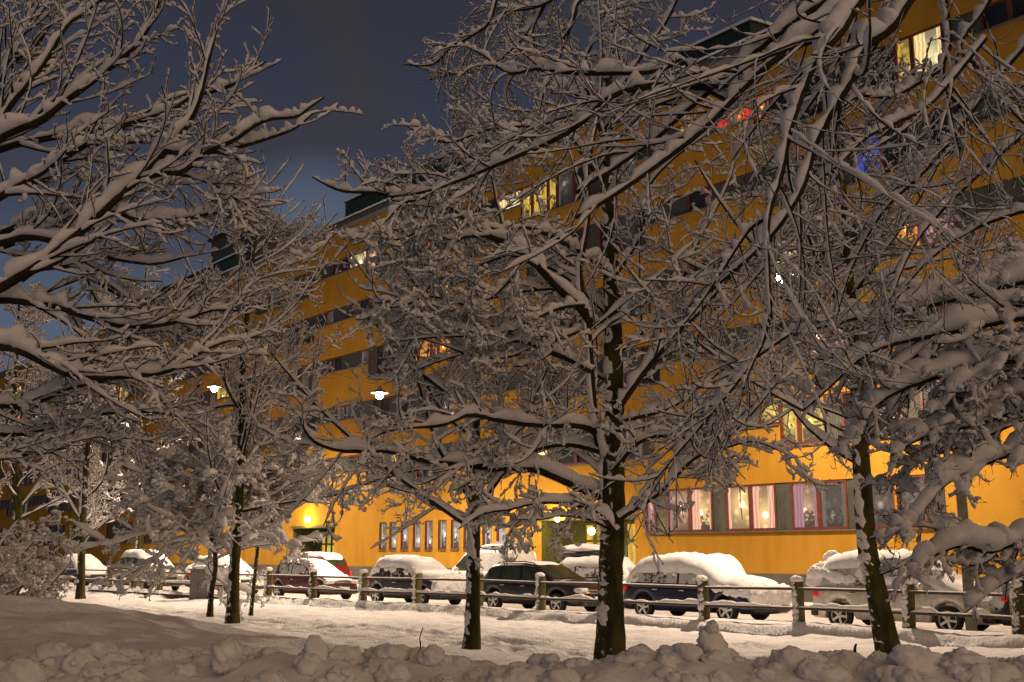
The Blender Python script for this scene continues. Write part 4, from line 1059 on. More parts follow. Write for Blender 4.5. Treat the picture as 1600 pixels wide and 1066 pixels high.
for q in range(170):
    x = -5.0 + 10.0 * rgb.random(); y = 7.0 + .9 * rgb.random(); r = .05 + .085 * rgb.random() ** 1.8
    c = (x, y, bankz(x, y) + r * (-.15 + .4 * rgb.random())); bigs.append((c, r))
    v = lump(c, r, 200 + q, (1.3, 1, .7 + .3 * rgb.random()), 1.0, planes=int(rgb.integers(0, 3))); Vl.append(v); Fl.append(IF + nv); nv += len(v)
for q in range(520):
    if q < 300:
        c, r = bigs[q % len(bigs)]; d = rgb.normal(size=3); d[2] = abs(d[2]) * .8; d /= np.linalg.norm(d); p = np.array(c) + d * r * np.array([1.2, .95, .75]) * .92; rr_ = r * (.18 + .3 * rgb.random())
    else:
        x = -5.2 + 10.4 * rgb.random(); y = 6.8 + 1.3 * rgb.random(); rr_ = .02 + .05 * rgb.random(); p = (x, y, bankz(x, y) + rr_ * .2)
    v = lump(p, rr_, 900 + q, (1.15, 1, .85), 1.0, planes=1, mesh=(IV3, IF3)); Vl.append(v); Fl.append(IF3 + nv); nv += len(v)
bank = npmesh('snow_bank', np.concatenate(V + Vl), [Fr] + [np.concatenate(Fl)], SNOWB)
tag(bank, kind='structure')
def chunk(px, py, Y, r, seed, sc, label):
    c = at(px, py, Y); v = lump((0, 0, 0), r * 1.05, seed, sc, 1.0, planes=2)
    o = npmesh('snow_chunk', v, IF, SNOWB); o.location = c; tag(o, label, 'snow chunk', 'snow chunks on the ploughed bank')
    return o
Vp, Fp_, nv = [], [], 0
for q, (dx, dz, r) in enumerate(((-.06, -.10, .11), (.07, -.11, .10), (0, -.02, .105), (-.02, .06, .085), (.03, .05, .07), (-.01, .125, .062), (.005, .175, .042), (.06, -.02, .075), (-.07, -.01, .07))):
    v = lump((dx, .02 * (q % 3 - 1), dz), r, 3000 + q, (1, .9, 1.05), 1.0, planes=1); Vp.append(v); Fp_.append(IF + nv); nv += len(v)
o = npmesh('snow_chunk', np.concatenate(Vp), np.concatenate(Fp_), SNOWB); o.location = at(1112, 1022, 7.5)
tag(o, 'tall pointed snow chunk standing up from the bank at the lower right', 'snow chunk', 'snow chunks on the ploughed bank')
chunk(352, 1026, 7.3, .10, 902, (.95, .9, 1), 'large pale rounded snow chunk on the bank in front of the mound')
chunk(492, 1026, 7.4, .095, 903, (.85, .9, 1.1), 'upright snow chunk at the right foot of the mound')
chunk(606, 1028, 7.6, .10, 904, (1.2, .9, .8), 'broad snow chunk left of the dry twig')
chunk(672, 1027, 7.6, .085, 905, (1.1, .9, .9), 'snow chunk just right of the dry twig')
chunk(1230, 1042, 7.3, .11, 906, (1.1, .9, 1), 'snow chunk on the bank below the right fence posts')
chunk(1000, 1040, 7.5, .13, 908, (1.1, .9, .8), 'snow chunk at the foot of the thick trunk')
# dry twigs sticking out of the snow
def twig(pl_, Y, r, label):
    P = catmull([at(x, y, Y) for x, y in pl_], 12)[None]; R = np.linspace(r, r * .5, 13)[None]
    v, f = tubes(P, R, 5); c = P[0, 0]; o = npmesh('dry_twig', v, f, BARK, None, True, c); o.location = c; tag(o, label, 'twig')
twig([(655, 1030), (657, 1008), (656, 996), (661, 981)], 7.7, .006, 'thin dry twig sticking out of the snow bank left of the middle')
twig([(1336, 1024), (1336, 1012), (1338, 1006)], 12, .02, 'short dark stub poking out of the snow by the leaning trunk')

# ------------------------------------------------------------------ fence
fen = empty('wooden_fence', (0, 0, 0), 0, 'low fence of thick round log posts and two snowy rails along the parked cars', 'fence')
posts = [-150, -20, 60, 128, 172, 209, 250, 318, 358, 420, 490, 568, 652, 748, 845, 958, 1100, 1247, 1418, 1590, 1800]
prng = random.Random(4); nr = np.random.default_rng(12)
pp = []
for i, px in enumerate(posts):
    p2_, _t = fence_pt(px, 0.0); p = np.array([p2_[0], p2_[1], tz(p2_[0], p2_[1]) - .05])
    pp.append(p); h = .98; r = .138
    V, Fq = [], []
    lean = (prng.uniform(-.03, .03), prng.uniform(-.03, .03))
    prof = [(1.02, 0), (1.0, .25), (.98, .5), (.99, .75), (.97, h - .03), (.9, h), (.02, h + .01)]
    m = MB(); n = 14; vs = []
    for rr_, z in prof:
        for k in range(n):
            a = 2 * PI * k / n; q = r * rr_ * (1 + .05 * math.sin(3 * a + i)); vs.append((p[0] + q * math.cos(a) + lean[0] * z, p[1] + q * math.sin(a) + lean[1] * z, p[2] + z))
    fs = [(a * n + k, a * n + (k + 1) % n, (a + 1) * n + (k + 1) % n, (a + 1) * n + k) for a in range(len(prof) - 1) for k in range(n)]
    po = m.add(vs, fs).build('post', WOOD, fen, True)
    # snow: cap and blown patches on the left side
    Vs = [lump((p[0] + lean[0] - .02, p[1] + lean[1] - .01, p[2] + h + .04), .135, 300 + i, (1.05, 1.05, .55 + .2 * prng.random()), .6, planes=0)]; Fs = [IF]
    v2 = np.array([[p[0] - .085 + nr.normal() * .012, p[1] - .055, p[2] + h * t] for t in np.linspace(.0, .98, 24)])[None]
    r2 = (.035 + .07 * nr.random(24) ** 1.5)[None]; tv, tf = tubes(v2, r2, 8); tv += nr.normal(size=tv.shape) * .012
    Vs.append(tv)
    npmesh('post_snow', np.concatenate(Vs), [IF, tf + len(Vs[0])], SNOW, po)
for i in range(len(pp) - 1):
    a, b = pp[i], pp[i + 1]
    for z, has in ((.80, .35), (.36, 1.0)):
        A1 = a + np.array([0, -.10, z]); B1 = b + np.array([0, -.10, z])
        P = np.linspace(A1, B1, 13)[None]; R = np.full((1, 13), .028 if z > .5 else .034); v, f = tubes(P, R, 8)
        ro = npmesh('rail', v, f, RAIL, fen)
        K = 60; P2 = np.linspace(A1, B1, K)[None]; 
        nz = fbm(np.arange(K) * .11 + i * 13, np.full(K, z * 50.), 5, 3) * 2
        th = np.clip(.008 + (has - .3) * .07 + (has - .3) * nz * .2, .012, .15)[None]
        R2 = np.full((1, K), .036); T, U, Sd = frames(P2); U = np.zeros_like(U) + np.array([0, 0, 1.]); an = np.arange(8) * 2 * PI / 8
        wv_ = .036 + th * .28
        V = P2[:, :, None, :] + Sd[:, :, None, :] * (wv_[:, :, None] * np.cos(an))[..., None] + U[:, :, None, :] * ((.030 + th * .5)[:, :, None] + (th * .5 + .004)[:, :, None] * np.sin(an))[..., None]
        npmesh('rail_snow', V.reshape(-1, 3), quads(1, K, 8), SNOW, ro)

# ------------------------------------------------------------------ cars
def wave(n, seed, f): return fbm(np.arange(n) * f, np.full(n, 1.0 * seed), seed, 3) * 2
PROF = {
    'hatch': dict(L=4.05, W=1.70, top=[(0, .62), (.03, .88), (.10, .98), (.42, 1.38), (.8, 1.46), (1.6, 1.48), (2.2, 1.42), (3.05, .98), (3.6, .88), (3.95, .74), (4.05, .55)], ws=(2.28, 3.02), rw=(.12, .42), belt=(.95, .90), wh=(.72, 3.2)),
    'estate': dict(L=4.5, W=1.75, top=[(0, .62), (.03, .9), (.12, 1.0), (.5, 1.40), (.9, 1.47), (2.0, 1.49), (2.55, 1.42), (3.35, .99), (4.0, .89), (4.38, .74), (4.5, .55)], ws=(2.62, 3.32), rw=(.14, .5), belt=(.97, .91), wh=(.82, 3.55)),
    'mpv': dict(L=4.3, W=1.78, top=[(0, .62), (.03, .95), (.08, 1.05), (.40, 1.52), (.8, 1.60), (1.9, 1.62), (2.5, 1.52), (3.35, 1.04), (3.95, .92), (4.22, .76), (4.3, .55)], ws=(2.56, 3.32), rw=(.1, .4), belt=(1.0, .95), wh=(.78, 3.42)),
    'suv': dict(L=4.4, W=1.82, top=[(0, .65), (.03, 1.0), (.10, 1.1), (.38, 1.60), (.8, 1.70), (2.0, 1.72), (2.5, 1.64), (3.2, 1.12), (4.0, 1.02), (4.32, .85), (4.4, .6)], ws=(2.56, 3.16), rw=(.12, .38), belt=(1.08, 1.02), wh=(.8, 3.5)),
    'van': dict(L=4.4, W=1.85, top=[(0, .7), (.02, 1.8), (.12, 1.88), (1.0, 1.92), (2.3, 1.92), (2.75, 1.84), (3.4, 1.2), (4.1, 1.0), (4.32, .8), (4.4, .55)], ws=(2.8, 3.38), rw=None, belt=(1.12, 1.08), wh=(.8, 3.55)),
}
def make_car(kind, loc, rz, label, body, glass=CGLASS, snow=None, name='parked_car', cat='car', extras=(), wsglass=None, grp='snowed-in cars parked in the street', seed=1):
    pr = PROF[kind]; L, W = pr['L'], pr['W']; top = pr['top']; rg = np.random.default_rng(seed)
    t = empty(name, loc, rz, label, cat, grp)
    tx = np.array([a for a, b in top]); tzz = np.array([b for a, b in top])
    xs = np.unique(np.concatenate([np.linspace(0, L, 90), tx])); n = len(xs)
    raw = np.interp(np.linspace(-.3, L + .3, 600), tx, tzz)
    kk = np.ones(25) / 25; smooth = np.convolve(np.pad(raw, 12, mode='edge'), kk, 'valid')
    TOP = lambda x: np.interp(x, np.linspace(-.3, L + .3, 600), smooth)
    BELT = lambda x: pr['belt'][0] + (pr['belt'][1] - pr['belt'][0]) * np.asarray(x) / L
    hw = lambda x: W / 2 * (1 - .20 * np.abs((np.asarray(x) - L / 2) / (L / 2)) ** 5 - .03 * np.abs((np.asarray(x) - L / 2) / (L / 2)) ** 2)
    wr = .315; ra = .385
    zb = np.full(n, .24)
    for xw in pr['wh']:
        q = ra ** 2 - (xs - xw) ** 2; zb = np.where(q > 0, np.maximum(zb, wr + np.sqrt(np.maximum(q, 0))), zb)
    zt = np.minimum(BELT(xs), TOP(xs)); w_ = hw(xs); zb = np.minimum(zb, zt - .08)
    sec = []
    for x, a, b, ww in zip(xs, zb, zt, w_):
        half = [(0, a), (.86 * ww, a), (.985 * ww, a + .03), (1.0 * ww, a + .45 * (b - a)), (.985 * ww, a + .75 * (b - a)), (.955 * ww, b - .02), (.90 * ww, b), (0, b + .015)]
        ring = [(x, -y, z) for y, z in half] + [(x, y, z) for y, z in half[-2:0:-1]]
        sec.append(ring)
    V = np.array(sec); K = V.shape[1]; V[..., 0] -= L / 2
    Fq = quads(1, n, K); b_ = npmesh('body', V.reshape(-1, 3), [Fq, np.array([list(range(K))[::-1]]), np.array([[(n - 1) * K + i for i in range(K)]])], body, t)
    # cabin
    xa, xb = (pr['rw'][0] if pr['rw'] else .02), pr['ws'][1]
    cx = np.linspace(xa - .02, xb + .04, 60); CTOP = np.maximum(TOP(cx), BELT(cx) + .004); cw = hw(cx)
    sec = []
    for x, b, ww in zip(cx, CTOP, cw):
        be = float(BELT(x)) - .02; u = b - be
        half = [(.90 * ww, be), (.90 * ww - .17 * min(u, .55), be + u * .82), (.90 * ww - .22 * min(u, .55) - .02, be + u * .95), (.90 * ww - .3 * min(u, .6) - .06, be + u), (0, be + u + .02)]
        sec.append([(x - L / 2, -y, z) for y, z in half] + [(x - L / 2, y, z) for y, z in half[-2::-1]])
    V = np.array(sec); K = V.shape[1]; n2 = len(cx)
    i = np.arange(n2 - 1)[:, None] * K + np.arange(K - 1)[None]; Fq = np.stack([i, i + 1, i + K + 1, i + K], -1).reshape(-1, 4)
    npmesh('cabin', V.reshape(-1, 3), [Fq, np.array([list(range(K))[::-1]]), np.array([[(n2 - 1) * K + j for j in range(K)]])], body, t)
    def side_y(x, z):
        be = BELT(x) - .02; u = np.maximum(TOP(x), BELT(x) + .004) - be; f = np.clip((z - be) / np.maximum(u * .82, .01), 0, 1)
        return .90 * hw(x) - .17 * np.minimum(u, .55) * f
    segs = {'hatch': [(.62, 1.55), (1.62, 2.72)], 'estate': [(.42, 1.05), (1.1, 1.95), (2.02, 3.05)], 'mpv': [(.36, .95), (1.0, 1.9), (1.97, 3.05)], 'suv': [(.36, .9), (.96, 1.8), (1.87, 2.95)], 'van': [(2.05, 3.2)]}[kind]
    for sy in (-1, 1):
        for x0, x1 in segs:
            X = np.linspace(x0, x1, 14); lo = BELT(X) + .035; hi = np.maximum(BELT(X) - .02 + (TOP(X) - BELT(X) + .02) * .80, lo + .01)
            v = []
            for u in (0, .5, 1):
                z = lo + (hi - lo) * u; v.append(np.stack([X - L / 2, sy * (side_y(X, z) + .010), z], -1))
            V = np.concatenate(v); i = np.arange(13); Fq = np.concatenate([np.stack([i + r * 14, i + 1 + r * 14, i + 15 + r * 14, i + 14 + r * 14], -1) for r in (0, 1)])
            npmesh('side_window', V, Fq, glass, t)
    def screen(x0, x1, nm, g):
        X = np.linspace(x0, x1, 8); Yu = np.linspace(-1, 1, 9); v = []
        for x in X:
            for u in Yu:
                h_ = .90 * hw(x) - .3 * min(TOP(x) - BELT(x) + .02, .6) - .075
                v.append((x - L / 2, u * h_, TOP(x) + .02 * (1 - abs(u)) + .008))
        i = np.arange(7)[:, None] * 9 + np.arange(8)[None]; npmesh(nm, np.array(v), np.stack([i, i + 1, i + 10, i + 9], -1).reshape(-1, 4), g, t)
    screen(pr['ws'][0] + .03, pr['ws'][1] - .03, 'windscreen', wsglass or glass)
    if pr['rw']: screen(pr['rw'][0] + .05, pr['rw'][1] - .02, 'rear_window', wsglass or glass)
    # wheels
    for xw in pr['wh']:
        for sy in (-1, 1):
            c = np.array([xw - L / 2, sy * (W / 2 - .11), wr]); ax = np.array([[1, 0, 0], [0, 0, 1], [0, sy, 0]])
            wo = MB().lathe([(.19, -.09), (.27, -.10), (.305, -.07), (.315, 0), (.305, .07), (.27, .10), (.21, .095), (.19, .06)], 28, c, ax).build('wheel', TYRE, t, True)
            m = MB().lathe([(.20, .02), (.215, .05), (.215, .092), (.195, .09), (.18, .05), (.05, .045), (.05, .085), (.01, .09)], 24, c, ax)
            for k in range(5):
                a = 2 * PI * k / 5 + seed; d = np.array([math.cos(a), 0, math.sin(a)]); e = np.array([-math.sin(a), 0, math.cos(a)])
                m.box(c + d * .12 + np.array([0, sy * .075, 0]), (.17, .055, .03), ax=np.array([d, e, [0, 1, 0]]))
            m.build('rim', RIMM, wo)
            MB().lathe([(.18, .035), (.01, .036)], 20, c, ax).build('hub_backing', BLACKP, wo)
    # lamps, bumpers, plate, mirrors, handles, seams
    for sy in (-1, 1):
        MB().box((L / 2 - .20, sy * (W / 2 - .30), .70), (.36, .36, .15)).build('headlight', HEADL, t, True, .05)
        MB().box((-L / 2 + .12, sy * (W / 2 - .14), .86 if kind not in ('van',) else 1.1), (.13, .15, .20)).build('taillight', REDL, t, True, .04)
        xm = pr['ws'][1] - .42
        MB().lathe([(.01, -.11), (.07, -.09), (.09, 0), (.07, .09), (.01, .11)], 12, (xm - L / 2, sy * (W / 2 + .06), float(BELT(xm)) + .08), np.array([[0, 0, 1], [1, 0, 0], [0, 1, 0]])).build('mirror', body, t, True)
        for x0, x1 in segs[-2:] if len(segs) > 1 else segs:
            MB().box((x0 + .14 - L / 2, sy * (float(hw(x0)) * .985 + .012), float(BELT(x0)) - .14), (.18, .03, .03)).build('door_handle', CHROME, t, True, .01)
        m = MB()
        for x0, x1 in segs[-2:] if len(segs) > 1 else segs:
            for x in (x0 - .03, x1 + .03 if (x0, x1) == segs[-1] else None):
                if x is None: continue
                for u in np.linspace(.18, .9, 8):
                    zlo = .26; bz_ = float(BELT(x)); z = zlo + (bz_ - zlo) * u
                    f = np.interp((z - .24) / (bz_ - .24), [0, .05, .45, .75, .97, 1], [.86, .985, 1, .985, .955, .9])
                    m.box((x - L / 2, sy * (float(hw(x)) * f + .001), z), (.014, .006, (bz_ - zlo) * .105))
        m.build('door_seam', BLACKP, t)
    MB().box((L / 2 - .06, 0, .36), (.20, W * .86, .16)).box((L / 2 - .02, 0, .62), (.08, W * .46, .14)).build('front_bumper', BLACKP, t, True, .04)
    MB().box((-L / 2 + .06, 0, .38), (.20, W * .86, .18)).build('rear_bumper', BLACKP, t, True, .04)
    pl_ = MB().box((L / 2 + .045, 0, .46), (.012, .52, .115)).build('number_plate', PLATE, t)
    MB().box((L / 2 + .053, -.235, .46), (.006, .045, .11)).build('plate_band', PLATEB, pl_)
    MB().box((-L / 2 - .045, 0, .62), (.012, .52, .115)).build('number_plate', PLATE, t)
    # snow lying on the car
    if snow:
        x0, x1, tr, thd, sideo = snow
        X = np.linspace(x0, x1, 80); K = len(X)
        zz = TOP(X); iscab = np.clip((zz - BELT(X) - .02) / .35, 0, 1)
        wc = .90 * hw(X) - .12 - .10 * iscab
        wv_ = hw(X) * .93 * (1 - iscab) + np.minimum(wc + sideo, hw(X) * .93) * iscab
        th = tr * iscab + thd * (1 - iscab); th = th * (1 + .35 * wave(K, seed + 3, .12))
        e = np.linspace(0, 1, K); env = np.clip(np.minimum(e, 1 - e) / .05, 0, 1) ** .5; th = th * env
        us = np.array([-1.0, -1.04, -1.02, -.93, -.75, -.4, 0, .4, .75, .93, 1.02, 1.04, 1.0]); vs = np.array([-.6, -.15, .35, .72, .93, 1.02, 1.05, 1.02, .93, .72, .35, -.15, -.6])
        U2, X2 = np.meshgrid(us, X); nz = 1 + .8 * fbm(X2 * 2.9 + seed * 7, U2 * 2.2, seed + 8, 4)
        edge = 1 + .10 * fbm(X2 * 3.1, np.sign(U2) * 3 + seed, seed + 5, 3)
        V = np.stack([X2 - L / 2, U2 * wv_[:, None] * np.where(np.abs(U2) > .8, edge, 1), zz[:, None] + th[:, None] * vs[None] * nz + np.where(np.abs(U2) > .9, -.05, 0.0)], -1)
        i = np.arange(K - 1)[:, None] * 13 + np.arange(12)[None]
        npmesh('snow_cover', V.reshape(-1, 3), [np.stack([i, i + 1, i + 14, i + 13], -1).reshape(-1, 4), np.array([list(range(13))[::-1]]), np.array([[(K - 1) * 13 + j for j in range(13)]])], SNOW, t)
    for fn in extras: fn(t, L, W, TOP, BELT, hw)
    return t

def clumps(spec):
    """snow clumps stuck to the car: list of (x from rear, y frac, z, r, flattened sy)"""
    def f(t, L, W, TOP, BELT, hw):
        for q, it in enumerate(spec):
            x, y, z, r = it[:4]; sc_ = it[4] if len(it) > 4 else (1.5, .45, 1)
            npmesh('snow_clump', lump((x - L / 2, y * W / 2, z), r, 500 + q * 3 + int(x * 10), sc_, .7, planes=0), IF, SNOW, t)
    return f
def rails(t, L, W, TOP, BELT, hw):
    for sy in (-1, 1):
        X = np.linspace(.75, 2.5, 16); P = np.stack([X - L / 2, sy * np.full(16, W * .335), TOP(X) + .045 + .0 * X], -1); P[0, 2] -= .05; P[-1, 2] -= .05
        v, f = tubes(P[None], np.full((1, 16), .017), 7); npmesh('roof_rail', v, f, BLACKP, t)
def amber(t, L, W, TOP, BELT, hw):
    for sy in (-1, 1): MB().box((L / 2 - .04, sy * (W / 2 - .42), .64), (.10, .16, .06)).build('indicator', AMBER, t, True, .02)
    MB().box((L / 2 - .01, 0, .70), (.08, .95, .03)).box((L / 2 - .01, 0, .62), (.08, .95, .02)).build('grille_bar', CHROME, t, True, .008)
def foglamp(t, L, W, TOP, BELT, hw):
    for sy in (-1, 1): MB().lathe([(.01, .02), (.06, .02), (.065, 0), (.05, -.03)], 16, (L / 2 + .02, sy * .6, .36), np.array([[0, 1, 0], [0, 0, 1], [1, 0, 0]])).build('fog_lamp', HEADL, t, True)
def roofbox(t, L, W, TOP, BELT, hw):
    m = MB().lathe([(.01, -1.0), (.6, -.92), (.82, -.5), (.85, 0), (.80, .6), (.5, .95), (.01, 1.0)], 20, (0, 0, 1.78), np.array([[0, .48, 0], [0, 0, .19], [1.0, 0, 0]]))
    o = m.build('roof_box', BLACKP, t, True)
    V = lump((0, 0, 1.95), 1.0, 640, (1.0, .46, .17), .25); npmesh('roof_box_snow', V, IF, SNOW, o)
def rack(t, L, W, TOP, BELT, hw):
    m = MB()
    for x in (-1.9, -1.0, -.1): m.box((x, 0, 2.02), (.06, 1.5, .05)); m.box((x, -.6, 1.97), (.05, .05, .14)); m.box((x, .6, 1.97), (.05, .05, .14))
    o = m.build('roof_rack', BLACKP, t)
    l = MB().lathe([(.09, -1.0), (.11, -.98), (.11, .98), (.09, 1.0)], 12, (-1.1, -.35, 2.14), np.array([[0, 1, 0], [0, 0, 1], [1, 0, 0]])).build('pipe_carrier', CABG, o, True)
    v = lump((-.9, .1, 2.03), .6, 655, (1.5, .9, .22), .6); npmesh('rack_snow', v, IF, SNOW, o)

def park(kind, px, off, label, body, flip=False, z=None, **kw):
    p, t = fence_pt(px, off); rz = math.atan2(t[1], t[0]) + (PI if flip else 0)
    if t[0] < 0 and not flip: rz += PI
    return make_car(kind, (float(p[0]), float(p[1]), -.15), rz, label, body, **kw)
MAROON = paint('maroon_paint', (.085, .012, .016)); GREYP = paint('dark_grey_paint', (.045, .045, .05)); BLACKC = paint('black_paint', (.022, .018, .018)); NAVY = paint('navy_paint', (.012, .014, .045))
SILVER = paint('pale_silver_paint', (.60, .57, .50), .2); WHITEP = paint('white_paint', (.72, .72, .70), 0); REDP = paint('red_paint', (.13, .008, .010), .1); BEIGE = paint('beige_paint', (.26, .24, .2), .1); DKBLUE = paint('dark_blue_paint', (.03, .035, .05))
OFF = 2.3
sideclumps = [(x, -.70 + .02 * (k % 3), .0, .0) for k, x in enumerate([])]
def front(L, z, n, r, seed, spread=.75):
    rg = np.random.default_rng(seed); return [(L - .08 + .05 * rg.random(), -spread + 2 * spread * k / (n - 1), z + .06 * rg.random(), r * (.9 + .3 * rg.random()), (.75, 1.2, .95)) for k in range(n)]
def winclumps(x0, x1, z, n, r, seed):
    rg = np.random.default_rng(seed); return [(x0 + (x1 - x0) * rg.random(), -.86 + .06 * rg.random(), z + .22 * rg.random() - .05, r * (.6 + .7 * rg.random())) for _ in range(n)]
park('hatch', 490, OFF, 'maroon hatchback with frosted windscreen behind the fence at the left', MAROON, glass=CFROST, wsglass=CFROST, snow=(.1, 3.9, .10, .05, .04), seed=11)
park('hatch', 652, OFF, 'dark grey hatchback with its bonnet and windscreen buried in smooth snow', GREYP, glass=CFROST2, snow=(.02, 4.08, .21, .24, .16), extras=(clumps(winclumps(.4, 3.0, 1.12, 12, .10, 3) + [(3.0, -.8, 1.0, .13), (3.15, -.75, .95, .12)] + front(4.05, .68, 7, .24, 4)),), seed=12)
park('estate', 850, OFF, 'black estate car with cleared windows and roof rails', BLACKC, glass=CGLASS, snow=(.6, 2.5, .055, .05, .0), extras=(rails, amber, foglamp), seed=13)
park('estate', 1098, OFF, 'dark blue estate car under a thick white cap of snow right of the big trunk', NAVY, glass=CFROST, snow=(.02, 4.52, .24, .26, .17), extras=(clumps(winclumps(.4, 3.0, 1.08, 14, .07, 5) + front(4.5, .70, 8, .26, 6) + [(x, -.93, .86 - .1 * (x - 3.3), .13) for x in (3.35, 3.6, 3.85, 4.1, 4.3)]),), seed=14)
park('mpv', 1420, OFF, 'pale silver people carrier with a red taillight behind the fence at the right', SILVER, glass=CFROST, snow=(.02, 4.2, .22, .14, .14), extras=(foglamp, clumps(winclumps(.1, 3.2, 1.18, 26, .13, 6) + [(.08, y, 1.1 + .3 * k, .17) for k, y in enumerate((-.7, -.3, .3))])), seed=15)
park('hatch', 1735, OFF, 'snow-covered car cut off by the right edge with only its red taillight showing', GREYP, glass=CFROST, snow=(.0, 4.05, .25, .3, .2), extras=(clumps([(.05, y, z, .2) for y in (-.7, -.2, .3) for z in (.75, 1.05)]),), seed=16)
park('hatch', 352, OFF, 'silver car with heaped snow right behind the grey cabinet', SILVER, glass=CFROST, snow=(.02, 4.0, .22, .22, .16), seed=17)
park('suv', 232, OFF, 'beige off-road car behind the two posts left of the grey cabinet', BEIGE, glass=CFROST2, snow=(.02, 3.4, .2, .15, .1), seed=18)
park('hatch', 130, OFF, 'dark snowed-in car behind the leftmost trunk', DKBLUE, glass=CFROST, snow=(.02, 4.0, .2, .2, .15), seed=19)
park('estate', 20, OFF, 'snow-covered car half hidden by the shrubs at the far left', GREYP, glass=CFROST, snow=(.02, 4.4, .2, .2, .15), seed=20)
park('suv', 486, 7.0, 'red car with a snowy roof across the street by the left entrance', REDP, flip=True, glass=CGLASS, snow=(.3, 2.6, .12, .08, .0), seed=21)
park('van', 762, 7.0, 'white delivery van across the street with a pipe carrier on its roof', WHITEP, flip=True, glass=CGLASS, snow=(.05, 2.2, .07, .05, -.1), name='delivery_van', cat='van', extras=(rack,), seed=22)
park('estate', 912, 6.6, 'snow-covered car with a roof box across the street by the right entrance', GREYP, flip=True, glass=CFROST, snow=(.02, 4.4, .2, .2, .15), extras=(roofbox, clumps([(.05, .6, 1.1, .12), (.05, 0, 1.2, .15)])), seed=23)
park('estate', 1062, 5.9, 'car buried in snow across the street, only its white roof showing over the blue estate', SILVER, flip=True, glass=CFROST, snow=(.02, 4.4, .26, .25, .17), seed=24)
park('hatch', 330, 7.2, 'snowed-in car across the street far to the left', WHITEP, flip=True, glass=CFROST, snow=(.02, 4.0, .2, .2, .15), seed=25)

# ------------------------------------------------------------------ grey cabinet, grey pole
c = at_z(314, 938, -.2); t = empty('utility_cabinet', tuple(c), Rd(-22), 'grey street cabinet with a snow cap in front of the fence', 'utility cabinet')
MB().box((0, 0, .58), (.86, .42, 1.16)).build('cabinet_body', CABG, t, False, .015)
MB().box((0, 0, 1.185), (.94, .5, .05)).build('cabinet_lid', CABG, t, False, .01)
for sx in (-.21, .21): MB().box((sx, -.216, .6), (.40, .012, 1.02)).build('door', CABG, t, False, .004)
MB().box((.0, -.226, .62), (.03, .02, .14)).build('handle', BLACKP, t)
npmesh('snow_cap', lump((0, 0, 1.27), .52, 720, (.95, .52, .22), .3), IF, SNOW, t)
c = at_z(1519, 992, -.1); t = empty('lamp_post', tuple(c), 0, 'round grey pole standing before the fence in front of the white car', 'pole')
V, f = tubes(np.array([[(0, 0, -.1), (0, 0, 1), (.0, 0, 3), (-.02, 0, 5.2), (-.02, 0, 7.6)]]), np.array([[.125, .12, .112, .10, .09]]), 16); npmesh('post', V, f, POLEW, t)
MB().lathe([(.10, 7.6), (.17, 7.58), (.02, 7.75)], 14).build('pole_cap', POLEW, t, True)

# ------------------------------------------------------------------ sky and light
sc = bpy.context.scene
wd = bpy.data.worlds.new('World'); sc.world = wd; wd.use_nodes = True; nt = wd.node_tree; L = nt.links.new
bg = nt.nodes['Background']
SE, SR = Rd(42), Rd(200)
sky = N(nt, 'ShaderNodeTexSky', sky_type='NISHITA', sun_disc=False); sky.sun_elevation = Rd(1.0); sky.sun_rotation = SR; sky.sun_intensity = .3
tc = N(nt, 'ShaderNodeTexCoord'); sp = N(nt, 'ShaderNodeSeparateXYZ'); L(tc.outputs['Generated'], sp.inputs['Vector'])
ramp = N(nt, 'ShaderNodeValToRGB'); r = ramp.color_ramp
r.elements[0].position = 0.0; r.elements[0].color = (.10, .135, .20, 1)
r.elements[1].position = .62; r.elements[1].color = (.032, .029, .034, 1)
for p_, c_ in ((.20, (.080, .105, .160)), (.29, (.046, .058, .098)), (.37, (.032, .038, .068)), (.46, (.031, .032, .049))):
    e = r.elements.new(p_); e.color = (*c_, 1)
L(sp.outputs['Z'], ramp.inputs['Fac'])
no = N(nt, 'ShaderNodeTexNoise'); no.inputs['Scale'].default_value = 3.2; no.inputs['Detail'].default_value = 5; no.inputs['Distortion'].default_value = .6
mp = N(nt, 'ShaderNodeMapping'); mp.inputs['Scale'].default_value = (1, 1, 2.2); L(tc.outputs['Generated'], mp.inputs['Vector']); L(mp.outputs['Vector'], no.inputs['Vector'])
mr = N(nt, 'ShaderNodeMapRange'); mr.inputs['From Min'].default_value = .44; mr.inputs['From Max'].default_value = .66; L(no.outputs['Fac'], mr.inputs['Value'])
mx = N(nt, 'ShaderNodeMix', data_type='RGBA'); mx.inputs['B'].default_value = (.046, .038, .036, 1); L(ramp.outputs['Color'], mx.inputs['A'])
ml = N(nt, 'ShaderNodeMath', operation='MULTIPLY'); ml.inputs[1].default_value = .7; L(mr.outputs['Result'], ml.inputs[0]); L(ml.outputs['Value'], mx.inputs['Factor'])
sk = N(nt, 'ShaderNodeVectorMath', operation='SCALE'); sk.inputs['Scale'].default_value = .003; L(sky.outputs['Color'], sk.inputs[0])
ad = N(nt, 'ShaderNodeVectorMath', operation='ADD'); L(mx.outputs['Result'], ad.inputs[0]); L(sk.outputs['Vector'], ad.inputs[1])
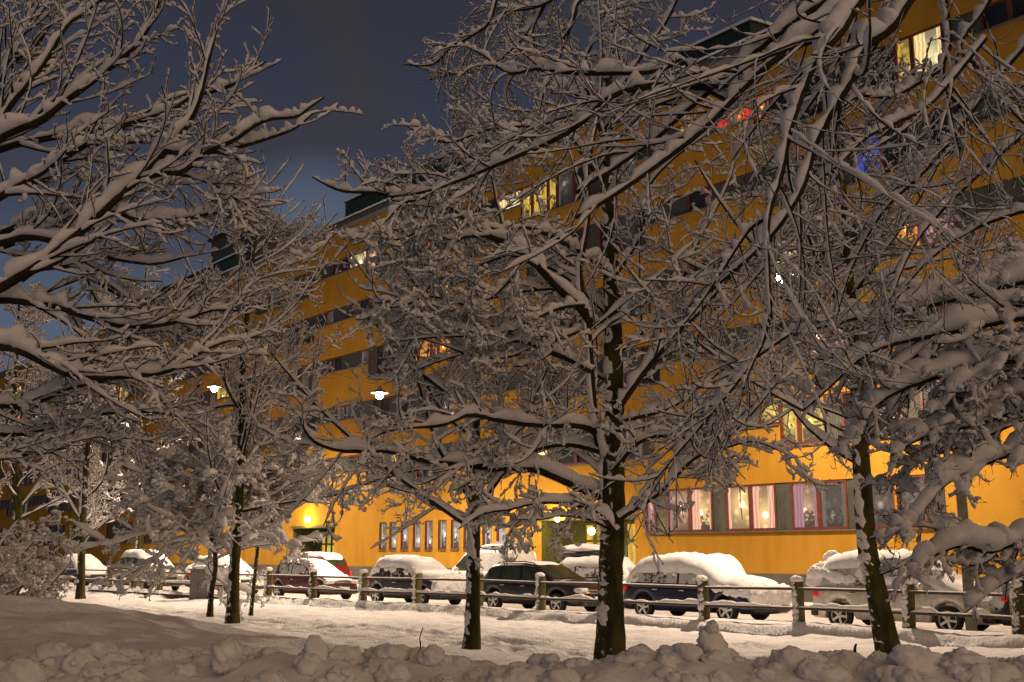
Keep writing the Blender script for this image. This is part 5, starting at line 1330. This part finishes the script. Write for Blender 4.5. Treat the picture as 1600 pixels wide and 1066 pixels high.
dv = at(490, 375, 100) - np.array([0, 0, CZ]); dv /= np.linalg.norm(dv)
nm = N(nt, 'ShaderNodeVectorMath', operation='DOT_PRODUCT'); nm.inputs[1].default_value = tuple(dv); L(tc.outputs['Generated'], nm.inputs[0])
pr_ = N(nt, 'ShaderNodeMapRange', interpolation_type='SMOOTHSTEP'); pr_.inputs['From Min'].default_value = .996; pr_.inputs['From Max'].default_value = 1.0; L(nm.outputs['Value'], pr_.inputs['Value'])
pn = N(nt, 'ShaderNodeMath', operation='MULTIPLY'); L(pr_.outputs['Result'], pn.inputs[0]); L(no.outputs['Fac'], pn.inputs[1])
pc = N(nt, 'ShaderNodeVectorMath', operation='SCALE'); pc.inputs[0].default_value = (.075, .11, .15); L(pn.outputs['Value'], pc.inputs['Scale'])
a2 = N(nt, 'ShaderNodeVectorMath', operation='ADD'); L(ad.outputs['Vector'], a2.inputs[0]); L(pc.outputs['Vector'], a2.inputs[1])
L(a2.outputs['Vector'], bg.inputs['Color']); bg.inputs['Strength'].default_value = 1.0
sun = bpy.data.lights.new('city_glow', 'SUN'); sun.energy = .80; sun.angle = Rd(80); sun.color = (1, .615, .31)
so = bpy.data.objects.new('city_glow', sun); C.objects.link(so)
# light comes from behind the camera, a little right
from mathutils import Vector
so.rotation_euler = Vector((-.50, .75, -.52)).to_track_quat('-Z', 'Y').to_euler()

cam = bpy.data.cameras.new('Camera'); co = bpy.data.objects.new('Camera', cam); C.objects.link(co)
co.location = (0, 0, CZ); co.rotation_euler = (PI / 2 + TH, 0, 0); cam.sensor_width = 36; cam.lens = F / 1600 * 36; cam.clip_end = 4000; cam.clip_start = .1
sc.camera = co
sc.view_settings.view_transform = 'Standard'; sc.view_settings.look = 'None'; sc.view_settings.exposure = 0
cy = sc.cycles; cy.max_bounces = 5; cy.diffuse_bounces = 3; cy.glossy_bounces = 2; cy.transparent_max_bounces = 4; cy.use_denoising = True
cy.sample_clamp_indirect = 4; cy.caustics_reflective = False; cy.caustics_refractive = False
